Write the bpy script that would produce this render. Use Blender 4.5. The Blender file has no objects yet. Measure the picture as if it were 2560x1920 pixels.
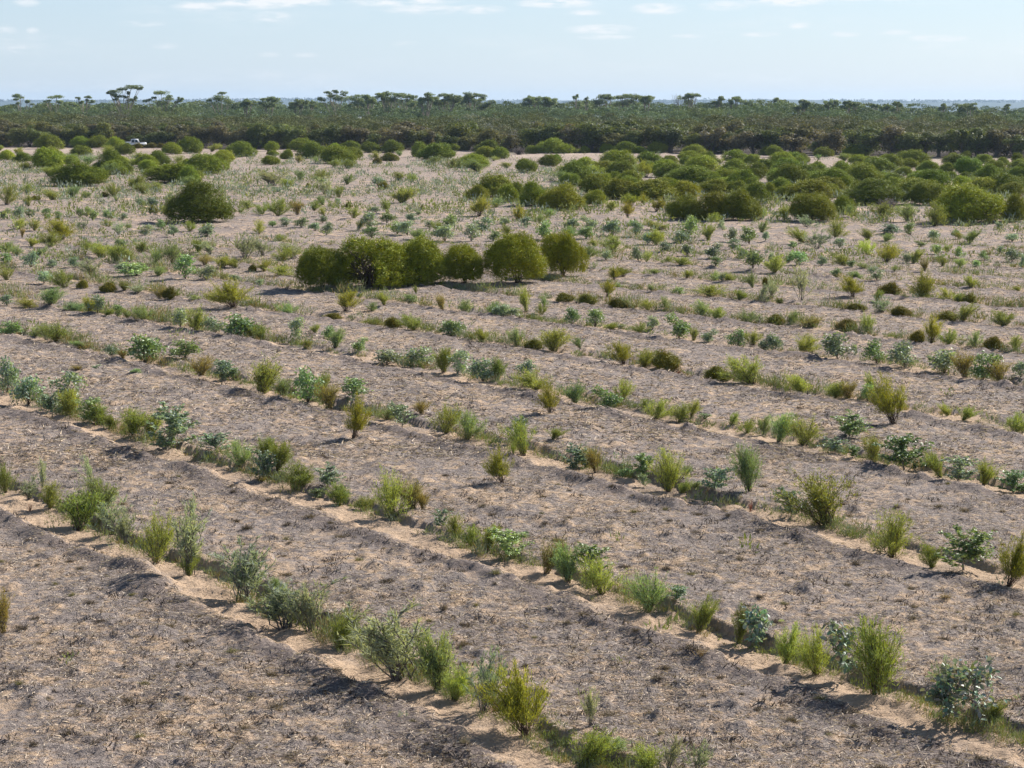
import bpy, math, random
import numpy as np
from mathutils import Vector

sc = bpy.context.scene
COL = sc.collection
RNG = np.random.default_rng(7)
random.seed(7)

# ------------------------------------------------------------------ camera
F = 4978.0; CH = 9.0; PITCH = math.atan(704 / F)
cam = bpy.data.objects.new('camera', bpy.data.cameras.new('camera'))
COL.objects.link(cam); sc.camera = cam
cam.location = (0, 0, CH); cam.rotation_euler = (math.pi / 2 - PITCH, 0, 0)
cam.data.sensor_width = 36; cam.data.lens = F / 2560 * 36
cam.data.clip_start = 0.5; cam.data.clip_end = 40000
# ------------------------------------------------------------------ light
SUN_AZ = math.radians(47); SUN_EL = math.radians(33)      # azimuth clockwise from +Y
sv = Vector((math.sin(SUN_AZ) * math.cos(SUN_EL), math.cos(SUN_AZ) * math.cos(SUN_EL), math.sin(SUN_EL)))
sun = bpy.data.objects.new('sun', bpy.data.lights.new('sun', 'SUN'))
COL.objects.link(sun); sun.data.energy = 5.0; sun.data.angle = math.radians(0.6)
sun.data.color = (1.0, 0.95, 0.88)
sun.rotation_euler = sv.to_track_quat('Z', 'Y').to_euler()
sc.view_settings.view_transform = 'Standard'; sc.view_settings.look = 'None'
sc.view_settings.exposure = 0.90; sc.view_settings.gamma = 1
sc.view_settings.use_curve_mapping = False
try:
    sc.cycles.max_bounces = 6; sc.cycles.diffuse_bounces = 2; sc.cycles.glossy_bounces = 2
    sc.cycles.transmission_bounces = 3; sc.cycles.volume_bounces = 0
except Exception:
    pass

world = bpy.data.worlds.new('World'); sc.world = world; world.use_nodes = True
wt = world.node_tree; wt.nodes.clear()
def WN(t, **k):
    n = wt.nodes.new(t)
    for a, b in k.items(): setattr(n, a, b)
    return n
def wmath(op, a, b=None, c=None):
    n = WN('ShaderNodeMath', operation=op)
    for i, v in enumerate((a, b, c)):
        if v is None: continue
        if isinstance(v, (int, float)): n.inputs[i].default_value = v
        else: wt.links.new(v, n.inputs[i])
    return n.outputs[0]
sky = WN('ShaderNodeTexSky', sky_type='NISHITA'); sky.sun_disc = False
sky.sun_elevation = SUN_EL; sky.sun_rotation = SUN_AZ
sky.altitude = 300; sky.air_density = 1.0; sky.dust_density = 0.4; sky.ozone_density = 3.0
tc = WN('ShaderNodeTexCoord'); sx = WN('ShaderNodeSeparateXYZ'); wt.links.new(tc.outputs['Generated'], sx.inputs[0])
az = wmath('ARCTAN2', sx.outputs[0], sx.outputs[1]); el = wmath('ARCSINE', sx.outputs[2])
# thin fair-weather clouds low in the sky: (x, y, w, h) measured in the photograph, turned into azimuth / elevation
CL = [(85,20,60,15,.5),(500,25,110,18,.6),(650,15,190,25,.8),(770,10,130,24,.8),(690,48,80,20,.5),(370,67,100,12,.4),(20,85,70,20,.4),(100,85,30,12,.4),
      (425,120,60,12,.3),(680,140,50,10,.3),(770,141,60,10,.3),(1000,8,260,22,.8),(1060,30,180,20,.6),(1200,30,120,18,.6),(1020,113,70,10,.3),(1385,15,170,18,.8),
      (1470,38,90,10,.5),(1500,78,160,18,.7),(1510,97,130,9,.5),(1640,28,120,22,.7),(1800,22,110,18,.6),(1950,10,190,22,.9),(1720,95,90,8,.5),(1890,92,90,10,.5),
      (1990,72,50,12,.5),(2100,92,70,10,.5),(2220,88,80,10,.5),(2330,103,130,13,.6),(2180,5,250,12,.7),(60,130,40,15,.3)]
tot = None
for (cx, cy, cw, chh, st) in CL:
    a0 = math.atan((cx - 1280) / F); e0 = (256 - cy) / F
    da = wmath('MULTIPLY', wmath('SUBTRACT', az, a0), F / (cw * .62)); de = wmath('MULTIPLY', wmath('SUBTRACT', el, e0), F / (chh * .75))
    r2 = wmath('ADD', wmath('MULTIPLY', da, da), wmath('MULTIPLY', de, de))
    g = wmath('MULTIPLY', wmath('MAXIMUM', wmath('SUBTRACT', 1.0, r2), 0.0), st * 1.5)
    tot = g if tot is None else wmath('ADD', tot, g)
cmb = WN('ShaderNodeCombineXYZ'); wt.links.new(wmath('MULTIPLY', az, 70.0), cmb.inputs[0]); wt.links.new(wmath('MULTIPLY', el, 330.0), cmb.inputs[1])
ns = WN('ShaderNodeTexNoise'); ns.inputs['Scale'].default_value = 1.0; ns.inputs['Detail'].default_value = 6; ns.inputs['Roughness'].default_value = .62
wt.links.new(cmb.outputs[0], ns.inputs['Vector'])
nn = wmath('MULTIPLY', wmath('MAXIMUM', wmath('SUBTRACT', ns.outputs[0], 0.36), 0), 3.2)
cmb2 = WN('ShaderNodeCombineXYZ'); wt.links.new(wmath('MULTIPLY', az, 9.0), cmb2.inputs[0]); wt.links.new(wmath('MULTIPLY', el, 60.0), cmb2.inputs[1])
ns2 = WN('ShaderNodeTexNoise'); ns2.inputs['Scale'].default_value = 1.0; ns2.inputs['Detail'].default_value = 5
wt.links.new(cmb2.outputs[0], ns2.inputs['Vector'])
veil = wmath('MULTIPLY', wmath('MAXIMUM', wmath('SUBTRACT', ns2.outputs[0], 0.5), 0), 1.6)      # faint veil everywhere in the sky
fac = wmath('MINIMUM', wmath('ADD', wmath('MULTIPLY', wmath('MULTIPLY', tot, 1.2), nn), wmath('MULTIPLY', veil, nn)), 0.8)
mix = WN('ShaderNodeMix', data_type='RGBA'); wt.links.new(fac, mix.inputs[0])
hz = WN('ShaderNodeMix', data_type='RGBA'); wt.links.new(wmath('MULTIPLY', wmath('POWER', 2.718, wmath('MULTIPLY', wmath('MAXIMUM', el, 0.0), -4.5)), .62), hz.inputs[0]); wt.links.new(sky.outputs[0], hz.inputs[6]); hz.inputs[7].default_value = (5.2, 6.7, 8.9, 1)
wt.links.new(hz.outputs[2], mix.inputs[6]); mix.inputs[7].default_value = (8.6, 8.7, 8.9, 1)
bg = WN('ShaderNodeBackground'); bg.inputs[1].default_value = 0.062
wt.links.new(mix.outputs[2], bg.inputs[0])
wo = WN('ShaderNodeOutputWorld'); wt.links.new(bg.outputs[0], wo.inputs[0])

# ------------------------------------------------------------------ numbers
def at(px, py):
    """pixel of the photograph (2560 x 1920) -> point on the flat ground"""
    a = (px - 1280) / F; b = -(py - 960) / F
    dx, dy, dz = a, math.cos(PITCH) + b * math.sin(PITCH), -math.sin(PITCH) + b * math.cos(PITCH)
    t = CH / -dz
    return dx * t, dy * t
TAB = np.random.default_rng(3).random((256, 256))
def vnoise(x, y):
    xi = np.floor(x).astype(int); yi = np.floor(y).astype(int); fx = x - xi; fy = y - yi
    fx = fx * fx * (3 - 2 * fx); fy = fy * fy * (3 - 2 * fy)
    g = lambda i, j: TAB[(xi + i) & 255, (yi + j) & 255]
    return ((g(0, 0) * (1 - fx) + g(1, 0) * fx) * (1 - fy) + (g(0, 1) * (1 - fx) + g(1, 1) * fx) * fy) * 2 - 1
ROWW = np.array([-400., -300., -200., -120., -40., 18.61, 25.3, 34.11, 42.44, 50.74, 58.95, 66.85, 75.18] + [75.18 + 8.1 * i for i in range(1, 40)])
def row_w(x, y):
    return x + 0.66 * y + 0.0014 * np.minimum(np.maximum(y - 40, 0), 100) ** 2 + 0.28 * (np.minimum(np.maximum(y - 140, 0), 1e4))
def row_s(x, y):
    """signed distance in metres to the nearest planted furrow, and its number"""
    w = row_w(x, y)
    k = np.clip(np.searchsorted((ROWW[1:] + ROWW[:-1]) / 2, w), 0, len(ROWW) - 1)
    return (w - ROWW[k]) * 0.82 + 0.22 * vnoise(w * .1 + y * .35, y * .4), k
def edge_y(x):      # where the woodland begins
    return np.interp(x, [-400, -130, -105, -45, 35, 85, 110, 400], [470, 418, 408, 391, 353, 322, 314, 250])
def gz(x, y):
    x = np.asarray(x, float); y = np.asarray(y, float)
    r = np.hypot(x, y)
    h = .10 * vnoise(x / 23, y / 23) + .035 * vnoise(x / 2.1, y / 2.1) + .02 * vnoise(x / .7, y / .7 + 9) + .12 * np.maximum(vnoise(x / .55 + 40, y / .55 + 9) - .25, 0) * (r < 420) + .09 * np.maximum(vnoise(x / .24 + 5, y / .24) - .2, 0) * (r < 90)
    s, k = row_s(x, y)
    s = s + .16 * vnoise(x / .8, y / .8) + .07 * vnoise(x / .25, y / .25)
    amp = (.80 + .5 * vnoise(x / 3.3, y / 3.3)) * np.clip((240 - r) / 90, 0, 1)
    tr = -.11 * np.clip((s + .85) / .25, 0, 1) * np.clip((.50 - s) / .10, 0, 1)
    bank = .075 * np.clip((s - .40) / .09, 0, 1) * np.exp(-np.maximum(s - .50, 0) / .45)
    berm = .09 * np.exp(-((s + 1.15) / .28) ** 2) * (1 + .9 * vnoise(x / .45, y / .45))
    h = h + amp * (tr + bank + berm)
    # the land falls away behind the woodland and rises again to a low ridge
    h = h - 24 * np.clip((r - 900) / 1500, 0, 1) ** 1.3
    ridge = 38 + 9 * vnoise(np.arctan2(x, y) * 3.1 + 3, r * 0 + 2.) + 3 * vnoise(np.arctan2(x, y) * 14, r * 0)
    h = h + ridge * np.clip((r - 6200) / 2600, 0, 1) ** 1.5 + 5 * vnoise(x / 900, y / 900) * np.clip((r - 2000) / 1500, 0, 1)
    return h
def gzf(x, y): return float(gz(np.array([x]), np.array([y]))[0])

# ------------------------------------------------------------------ materials
def new_mat(name):
    m = bpy.data.materials.new(name); m.use_nodes = True; nt = m.node_tree; nt.nodes.clear()
    def N(t, **k):
        n = nt.nodes.new(t)
        for a, b in k.items(): setattr(n, a, b)
        return n
    out = N('ShaderNodeOutputMaterial')
    return m, nt, N, out
def rgbmix(nt, N, fac, a, b, mode='MIX'):
    n = N('ShaderNodeMix', data_type='RGBA', blend_type=mode)
    for i, v in ((0, fac), (6, a), (7, b)):
        if isinstance(v, (int, float)): n.inputs[i].default_value = v
        elif isinstance(v, tuple): n.inputs[i].default_value = (*v, 1)
        else: nt.links.new(v, n.inputs[i])
    return n.outputs[2]
def leaf_material(name, source, trans=.35, rough=.55, spec=.25, spread=.55, tip=(1.25, 1.12, .62)):
    m, nt, N, out = new_mat(name)
    geo = N('ShaderNodeNewGeometry')
    if source == 'object': c = N('ShaderNodeObjectInfo').outputs['Color']
    elif source == 'attr': c = N('ShaderNodeAttribute', attribute_name='tint').outputs['Color']
    else: rgb = N('ShaderNodeRGB'); rgb.outputs[0].default_value = (*source, 1); c = rgb.outputs[0]
    mr = N('ShaderNodeMapRange'); nt.links.new(geo.outputs['Random Per Island'], mr.inputs[0])
    mr.inputs[3].default_value = 1 - spread * .6; mr.inputs[4].default_value = 1 + spread * .6
    v = N('ShaderNodeVectorMath', operation='SCALE'); nt.links.new(c, v.inputs[0]); nt.links.new(mr.outputs[0], v.inputs['Scale'])
    tp = rgbmix(nt, N, 1.0, v.outputs[0], tip, 'MULTIPLY')
    # some leaves of every plant are younger and yellower
    wn = N('ShaderNodeTexWhiteNoise', noise_dimensions='1D'); nt.links.new(geo.outputs['Random Per Island'], wn.inputs['W'])
    st = N('ShaderNodeMath', operation='GREATER_THAN'); st.inputs[1].default_value = .68; nt.links.new(wn.outputs[0], st.inputs[0])
    cc = rgbmix(nt, N, st.outputs[0], v.outputs[0], tp)
    p = N('ShaderNodeBsdfPrincipled'); nt.links.new(cc, p.inputs['Base Color']); p.inputs['Roughness'].default_value = rough
    p.inputs['Specular IOR Level'].default_value = spec
    t = N('ShaderNodeBsdfTranslucent')
    nt.links.new(rgbmix(nt, N, 1.0, cc, (1.35, 1.25, .55), 'MULTIPLY'), t.inputs[0])
    mx = N('ShaderNodeMixShader'); mx.inputs[0].default_value = trans
    nt.links.new(p.outputs[0], mx.inputs[1]); nt.links.new(t.outputs[0], mx.inputs[2]); nt.links.new(mx.outputs[0], out.inputs[0])
    return m
def plain(name, col, rough=.8, spec=.2, noise=0, scale=8, metal=0):
    m, nt, N, out = new_mat(name)
    p = N('ShaderNodeBsdfPrincipled'); p.inputs['Roughness'].default_value = rough; p.inputs['Specular IOR Level'].default_value = spec
    p.inputs['Metallic'].default_value = metal
    if noise:
        t = N('ShaderNodeTexCoord'); n = N('ShaderNodeTexNoise'); n.inputs['Scale'].default_value = scale; n.inputs['Detail'].default_value = 5
        nt.links.new(t.outputs['Object'], n.inputs['Vector'])
        nt.links.new(rgbmix(nt, N, n.outputs[0], tuple(c * (1 - noise) for c in col), tuple(min(1, c * (1 + noise)) for c in col)), p.inputs['Base Color'])
    else: p.inputs['Base Color'].default_value = (*col, 1)
    nt.links.new(p.outputs[0], out.inputs[0])
    return m
M_LEAF = leaf_material('fine foliage', 'object', .30, .6, .15, .6)
M_BUSH = leaf_material('bush foliage', 'object', .10, .6, .10, .7, (1.3, 1.1, .6))
M_GUM = leaf_material('gum leaf', 'object', .22, .5, .32, .6, (1.15, 1.25, .75))
M_GREY = leaf_material('grey foliage', 'object', .35, .7, .2, .35, (1.1, 1.08, .85))
M_WOODLAND = leaf_material('woodland canopy', 'attr', .14, .75, .1, .28, (1.15, 1.1, .8))
M_STEM = plain('stem bark', (.105, .075, .055), .9, .1, .4, 30)
M_PALESTEM = plain('pale gum bark', (.30, .25, .20), .8, .2, .3, 3)
M_DEAD = plain('dead grey wood', (.16, .14, .13), .9, .1, .3, 20)
M_RED = plain('dead red twig', (.26, .075, .035), .8, .1, .3, 20)
M_TUFT = leaf_material('dry tussock', 'object', .15, .8, .1, .9, (1.3, 1.2, 1.05))
M_LITTER = leaf_material('straw litter', 'attr', .1, .75, .15, .5, (1.2, 1.15, 1.0))

# ------------------------------------------------------------------ mesh building
def nrm(v): return v / np.maximum(np.linalg.norm(v, axis=-1, keepdims=True), 1e-9)
class MB:
    def __init__(s): s.V = []; s.T = []; s.C = []; s.n = 0
    def add(s, V, T, c=None):
        s.V.append(np.asarray(V, float)); s.T.append(np.asarray(T, int) + s.n); s.n += len(V)
        if c is not None:
            c = np.asarray(c, float); s.C.append(np.broadcast_to(c, (len(V), 3)))
    def tris(s, P, D, L, W, rng, c=None, side=None):
        """needles: one triangle each"""
        n = len(P); L = np.broadcast_to(L, n)[:, None]; W = np.broadcast_to(W, n)[:, None]
        S = nrm(np.cross(D, rng.normal(size=(n, 3)))) if side is None else side
        V = np.stack([P - S * W / 2, P + S * W / 2, P + D * L], 1).reshape(-1, 3)
        s.add(V, np.arange(3 * n).reshape(-1, 3), None if c is None else np.repeat(c, 3, 0))
    def leaves(s, P, D, L, W, rng, c=None, fold=.15):
        """broad leaves: two triangles folded at the midrib"""
        n = len(P); L = np.broadcast_to(L, n)[:, None]; W = np.broadcast_to(W, n)[:, None]
        S = nrm(np.cross(D, rng.normal(size=(n, 3)))); U = np.cross(S, D)
        V = np.stack([P, P + D * L * .42 + S * W / 2 + U * W * fold, P + D * L, P + D * L * .42 - S * W / 2 + U * W * fold], 1).reshape(-1, 3)
        b = np.arange(n)[:, None] * 4
        s.add(V, np.concatenate([b + [0, 1, 2], b + [0, 2, 3]]), None if c is None else np.repeat(c, 4, 0))
    def tube(s, pts, r0, r1, sides=4, c=None):
        pts = np.asarray(pts, float); n = len(pts); d = np.gradient(pts, axis=0); d = nrm(d)
        ref = np.array([0.3, 1, .2]); a = nrm(np.cross(d, ref)); b = np.cross(d, a)
        ang = np.arange(sides) * 2 * np.pi / sides
        R = np.linspace(r0, r1, n)[:, None, None]
        V = pts[:, None] + R * (np.cos(ang)[None, :, None] * a[:, None] + np.sin(ang)[None, :, None] * b[:, None])
        T = []
        for i in range(n - 1):
            for j in range(sides):
                p, q = i * sides + j, i * sides + (j + 1) % sides
                T += [(p, q, q + sides), (p, q + sides, p + sides)]
        s.add(V.reshape(-1, 3), T, c)
    def mesh(s, name, mat, smooth=False):
        V = np.concatenate(s.V).astype(np.float32); T = np.concatenate(s.T).astype(np.int32)
        me = bpy.data.meshes.new(name)
        me.vertices.add(len(V)); me.vertices.foreach_set('co', V.ravel())
        me.loops.add(T.size); me.loops.foreach_set('vertex_index', T.ravel())
        me.polygons.add(len(T)); me.polygons.foreach_set('loop_start', np.arange(0, T.size, 3, dtype=np.int32))
        try: me.polygons.foreach_set('loop_total', np.full(len(T), 3, dtype=np.int32))
        except Exception: pass
        if smooth: me.polygons.foreach_set('use_smooth', np.ones(len(T), bool))
        if s.C:
            C = np.concatenate(s.C); A = me.attributes.new('tint', 'FLOAT_COLOR', 'POINT')
            A.data.foreach_set('color', np.concatenate([C, np.ones((len(C), 1))], 1).astype(np.float32).ravel())
        me.update(calc_edges=True); me.validate()
        me.materials.append(mat)
        return me
def obj(name, me, parent=None, loc=None, color=None):
    o = bpy.data.objects.new(name, me); COL.objects.link(o)
    if parent: o.parent = parent
    if loc is not None: o.location = loc
    if color is not None: o.color = (*color, 1)
    return o
def props(o, label=None, cat=None, group=None, kind=None):
    if label: o['label'] = label
    if cat: o['category'] = cat
    if group: o['group'] = group
    if kind: o['kind'] = kind
    return o
# ================================================================== GROUND
rs = [6.0]
while rs[-1] < 11000:
    r = rs[-1]
    st = max(.07, .055 * (max(r, 18) / 26) ** 1.75) if r < 420 else r * .022
    if r < 22: st = .5
    rs.append(r + min(st, 300))
rs = np.array(rs)
fine = np.radians(np.linspace(-18.5, 18.5, 470))
coarse = np.radians(np.concatenate([np.linspace(18.8, 40, 24), np.linspace(44, 316, 60), np.linspace(320, 341.2, 24)]))
th = np.concatenate([fine, coarse])
R_, T_ = np.meshgrid(rs, th, indexing='ij')
GX = R_ * np.sin(T_); GY = R_ * np.cos(T_); GZ = gz(GX, GY)
nr, nt_ = R_.shape
idx = np.arange(nr * nt_).reshape(nr, nt_)
a = idx[:-1, :]; b = idx[1:, :]; a2 = np.roll(a, -1, 1); b2 = np.roll(b, -1, 1)
T = np.concatenate([np.stack([a, b2, b], -1).reshape(-1, 3), np.stack([a, a2, b2], -1).reshape(-1, 3)])
mb = MB(); mb.add(np.stack([GX, GY, GZ], -1).reshape(-1, 3), T)
c0 = len(mb.V[0]); fan = np.stack([np.full(nt_, c0), np.roll(idx[0], -1), idx[0]], -1)
mb.V[0] = np.concatenate([mb.V[0], [[0, 0, 0]]]); mb.T.append(fan)

m, nt, N, out = new_mat('sandy paddock soil')
def tex(kind, scale, detail=4, rough=.55, vec=None, **k):
    n = N(kind, **k); n.inputs['Scale'].default_value = scale
    if 'Detail' in n.inputs: n.inputs['Detail'].default_value = detail
    if 'Roughness' in n.inputs and kind == 'ShaderNodeTexNoise': n.inputs['Roughness'].default_value = rough
    nt.links.new(vec if vec is not None else GEO.outputs['Position'], n.inputs['Vector'])
    return n.outputs[0]
def mth(op, a, b=None, clamp=False):
    n = N('ShaderNodeMath', operation=op); n.use_clamp = clamp
    for i, v in enumerate((a, b)):
        if v is None: continue
        if isinstance(v, (int, float)): n.inputs[i].default_value = v
        else: nt.links.new(v, n.inputs[i])
    return n.outputs[0]
def ramp(v, lo, hi):
    n = N('ShaderNodeMapRange'); n.inputs[1].default_value = lo; n.inputs[2].default_value = hi; nt.links.new(v, n.inputs[0]); return n.outputs[0]
GEO = N('ShaderNodeNewGeometry')
fur = N('ShaderNodeAttribute', attribute_name='furrow').outputs['Fac']      # signed distance to the furrow
bare = N('ShaderNodeAttribute', attribute_name='bare').outputs['Fac']
farp = N('ShaderNodeAttribute', attribute_name='plain').outputs['Fac']
big = tex('ShaderNodeTexNoise', .35, 5, .6)
med = tex('ShaderNodeTexNoise', 1.6, 5, .65)
fin = tex('ShaderNodeTexNoise', 9, 5, .7)
vfin = tex('ShaderNodeTexNoise', 45, 3, .7)
sp_ = N('ShaderNodeSeparateXYZ'); nt.links.new(GEO.outputs['Position'], sp_.inputs[0]); sepy = sp_.outputs[1]
s_j = mth('ADD', fur, mth('ADD', mth('MULTIPLY', mth('SUBTRACT', fin, .5), 1.3), mth('MULTIPLY', mth('SUBTRACT', med, .5), 1.0)))
strip = mth('MULTIPLY', mth('MULTIPLY', ramp(s_j, -.98, -.72), ramp(s_j, .55, .35)), ramp(mth('SUBTRACT', mth('ADD', big, mth('MULTIPLY', med, .6)), mth('MULTIPLY', ramp(sepy, 42, 75), .16)), .52, .74))
bermm = mth('MULTIPLY', ramp(s_j, -1.7, -1.2), ramp(s_j, -.8, -1.0))
fin2 = tex('ShaderNodeTexNoise', 3.5, 6, .72)
sandmask = ramp(mth('ADD', mth('ADD', mth('MULTIPLY', big, .35), mth('MULTIPLY', med, .45)), mth('MULTIPLY', fin2, .8)), .785, .91)
sandmask = mth('MAXIMUM', mth('MULTIPLY', strip, .95), mth('MULTIPLY', sandmask, mth('SUBTRACT', 1.0, bermm)))
sandmask = mth('MAXIMUM', sandmask, mth('MULTIPLY', bare, .8), True)
sandmask = mth('MULTIPLY', sandmask, ramp(vfin, .20, .42))
litter = rgbmix(nt, N, ramp(fin, .40, .60), (.140, .116, .112), (.290, .240, .212))
litter = rgbmix(nt, N, ramp(vfin, .5, .7), litter, (.42, .36, .31))
litter = rgbmix(nt, N, mth('MULTIPLY', bermm, .5), litter, (.13, .10, .09))
sand = rgbmix(nt, N, fin, (.45, .315, .21), (.54, .40, .28))
sand = rgbmix(nt, N, mth('MULTIPLY', bare, .7), sand, (.44, .36, .30))
col = rgbmix(nt, N, sandmask, litter, sand)
fld = tex('ShaderNodeTexVoronoi', .0011, vec=None)
plaincol = rgbmix(nt, N, ramp(tex('ShaderNodeTexNoise', .0016, 4, .6), .45, .58), (.045, .06, .04), (.20, .185, .15))
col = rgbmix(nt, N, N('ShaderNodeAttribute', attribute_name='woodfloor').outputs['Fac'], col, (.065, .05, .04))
plaincol = rgbmix(nt, N, N('ShaderNodeAttribute', attribute_name='ridge').outputs['Fac'], plaincol, (.035, .05, .032))
col = rgbmix(nt, N, farp, col, plaincol)
p = N('ShaderNodeBsdfPrincipled'); p.inputs['Roughness'].default_value = .95; p.inputs['Specular IOR Level'].default_value = .1
nt.links.new(col, p.inputs['Base Color'])
bm = N('ShaderNodeBump'); bm.inputs['Strength'].default_value = .9; bm.inputs['Distance'].default_value = .07
nt.links.new(mth('ADD', mth('ADD', mth('MULTIPLY', fin, 1.0), mth('MULTIPLY', fin2, 1.8)), mth('MULTIPLY', vfin, .45)), bm.inputs['Height'])
nt.links.new(bm.outputs[0], p.inputs['Normal']); nt.links.new(p.outputs[0], out.inputs[0])
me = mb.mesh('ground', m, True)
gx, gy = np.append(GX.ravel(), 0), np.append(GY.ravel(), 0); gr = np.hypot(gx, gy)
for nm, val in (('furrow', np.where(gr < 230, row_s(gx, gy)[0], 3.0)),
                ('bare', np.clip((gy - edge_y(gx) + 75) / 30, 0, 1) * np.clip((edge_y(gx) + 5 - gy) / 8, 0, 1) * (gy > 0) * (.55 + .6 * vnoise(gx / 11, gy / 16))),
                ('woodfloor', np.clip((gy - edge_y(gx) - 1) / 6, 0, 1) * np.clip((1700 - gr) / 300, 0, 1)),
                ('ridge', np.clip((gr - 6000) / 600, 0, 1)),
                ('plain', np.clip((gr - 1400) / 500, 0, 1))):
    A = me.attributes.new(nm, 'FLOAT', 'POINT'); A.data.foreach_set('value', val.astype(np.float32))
props(obj('ground', me), kind='structure')

# ---- dry straw, twigs and leaf litter lying on the soil: uncountable
rng = np.random.default_rng(11)
mb = MB()
def scatter(n, r0, r1, pw=1.0, half=17.5):
    r = r0 + (r1 - r0) * rng.random(n) ** pw; t = np.radians(rng.uniform(-half, half, n))
    return r * np.sin(t), r * np.cos(t)
def litter_density(x, y):
    s, k = row_s(x, y)
    strip = (s > -.85) & (s < .45)
    d = .62 + .5 * vnoise(x / 1.9, y / 1.9) + .35 * vnoise(x / .55, y / .55)
    return np.where(strip, .10, np.clip(d, .06, 1))
for n, r0, r1, Ls, Ws in ((330000, 23, 52, (.04, .16), (.006, .0125)), (240000, 50, 125, (.10, .26), (.012, .026))):
    x, y = scatter(n, r0, r1, 1.15)
    keep = rng.random(n) < litter_density(x, y); x = x[keep]; y = y[keep]; n = len(x)
    ph = rng.uniform(0, 2 * np.pi, n); tilt = np.abs(rng.normal(.05, .22, n))
    D = np.stack([np.cos(ph) * np.cos(tilt), np.sin(ph) * np.cos(tilt), np.sin(tilt)], -1)
    u = rng.random(n)[:, None]
    pal = np.where(u < .30, [[.10, .08, .08]], np.where(u < .60, [[.25, .20, .175]], [[.62, .52, .42]]))
    mb.tris(np.stack([x, y, gz(x, y) + .012], -1), D, rng.uniform(*Ls, n), rng.uniform(*Ws, n), rng, pal)
props(obj('straw_litter', mb.mesh('straw_litter', M_LITTER)), 'dry straw and twigs littering the bare sandy soil', 'litter', kind='stuff')

# ---- dry tussocks
def tussock_mesh(seed, n=170):
    g = np.random.default_rng(seed); mb = MB()
    ph = g.uniform(0, 2 * np.pi, n); lean = np.abs(g.normal(0, .75, n)) + .2
    D = np.stack([np.cos(ph) * np.sin(lean), np.sin(ph) * np.sin(lean), np.cos(lean)], -1)
    P = np.stack([g.normal(0, .22, n), g.normal(0, .22, n), np.zeros(n) - .03], -1)
    mb.tris(P, D, g.uniform(.35, 1.0, n), g.uniform(.02, .05, n), g)
    return mb.mesh('tussock', M_TUFT)
TM = [tussock_mesh(s) for s in range(6)]
def tuss_col(g):
    u = g.random()
    return (.115, .095, .08) if u < .55 else ((.18, .15, .115) if u < .85 else (.20, .19, .09))
g = np.random.default_rng(21)
pts = []
while len(pts) < 290:
    x, y = scatter(1, 25, 48, 1.1, 15.4); x, y = float(x[0]), float(y[0])
    s, k = row_s(np.array([x]), np.array([y]))
    if abs(s[0]) < .9: continue
    if any((x - q[0]) ** 2 + (y - q[1]) ** 2 < .3 for q in pts): continue
    pts.append((x, y))
for i, (x, y) in enumerate(pts):
    o = obj('dry_tussock', TM[i % 6], None, (x, y, gzf(x, y)), tuss_col(g))
    s = g.uniform(.07, .19); o.scale = (s * g.uniform(.9, 1.6), s * g.uniform(.9, 1.6), s * g.uniform(.5, .9)); o.rotation_euler.z = g.uniform(0, 6.3)
    props(o, 'small dry grey-brown grass tussock among many scattered over bare soil between furrows', 'tussock', 'dry tussocks scattered over the near ground')
mb = MB(); rng = np.random.default_rng(31)
x, y = scatter(30000, 24, 300, 1.6)
x = np.concatenate([x, ]); y = np.concatenate([y, ])
s, k = row_s(x, y); r = np.hypot(x, y)
keep = (((s < -.9) | (s > .5)) & (rng.random(len(x)) < .75 + .6 * vnoise(x / 4, y / 4)))
x, y, r, s = x[keep], y[keep], r[keep], s[keep]
nb = 16
sz = .07 + .22 * rng.random(len(x)) ** 2 * np.where((s < -.9) & (s > -1.5), 1.25, 1)
for j in range(nb):
    n = len(x); ph = rng.uniform(0, 2 * np.pi, n); lean = np.abs(rng.normal(0, .8, n)) + .25
    D = np.stack([np.cos(ph) * np.sin(lean), np.sin(ph) * np.sin(lean), np.cos(lean)], -1)
    px, py = x + rng.normal(0, .4, n) * sz, y + rng.normal(0, .4, n) * sz
    c = np.array([[.085, .068, .064]]) * rng.uniform(.7, 1.7, (n, 1))
    mb.tris(np.stack([px, py, gz(px, py) - .01], -1), D, sz * rng.uniform(.25, .55, n), sz * rng.uniform(.06, .13, n), rng, c)
props(obj('dry_grass_tufts', mb.mesh('dry_grass_tufts', M_LITTER)), 'countless small dry grass tufts spread across the whole paddock', 'dry grass', kind='stuff')
# ---- low green weeds and seedlings too many to count, thickest in the mid field
mb = MB(); rng = np.random.default_rng(41)
X = []; 
for n, r0, r1 in ((500, 24, 120), (21000, 115, 350)):
    x, y = scatter(n, r0, r1, 1.1); s, k = row_s(x, y)
    onrow = np.abs(s) < .7
    dens = np.where(r0 < 100, np.where(onrow, .9, .05), np.where(y < edge_y(x) - 60, .45 + .8 * vnoise(x / 9 + 4, y / 14), .06))
    keep = rng.random(n) < dens; X.append(np.stack([x[keep], y[keep]], -1))
X = np.concatenate(X); nP = len(X)
grey = rng.random(nP) < np.where(X[:, 1] > 180, .62, .30)
base = np.where(grey[:, None], [[.235, .285, .235]], [[.20, .235, .085]]) * rng.uniform(.75, 1.35, (nP, 1))
hh = (.2 + .5 * rng.random(nP) ** 2) * np.where(X[:, 1] > 150, 1.7, np.where(X[:, 1] > 110, 1.2, .75))
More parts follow.
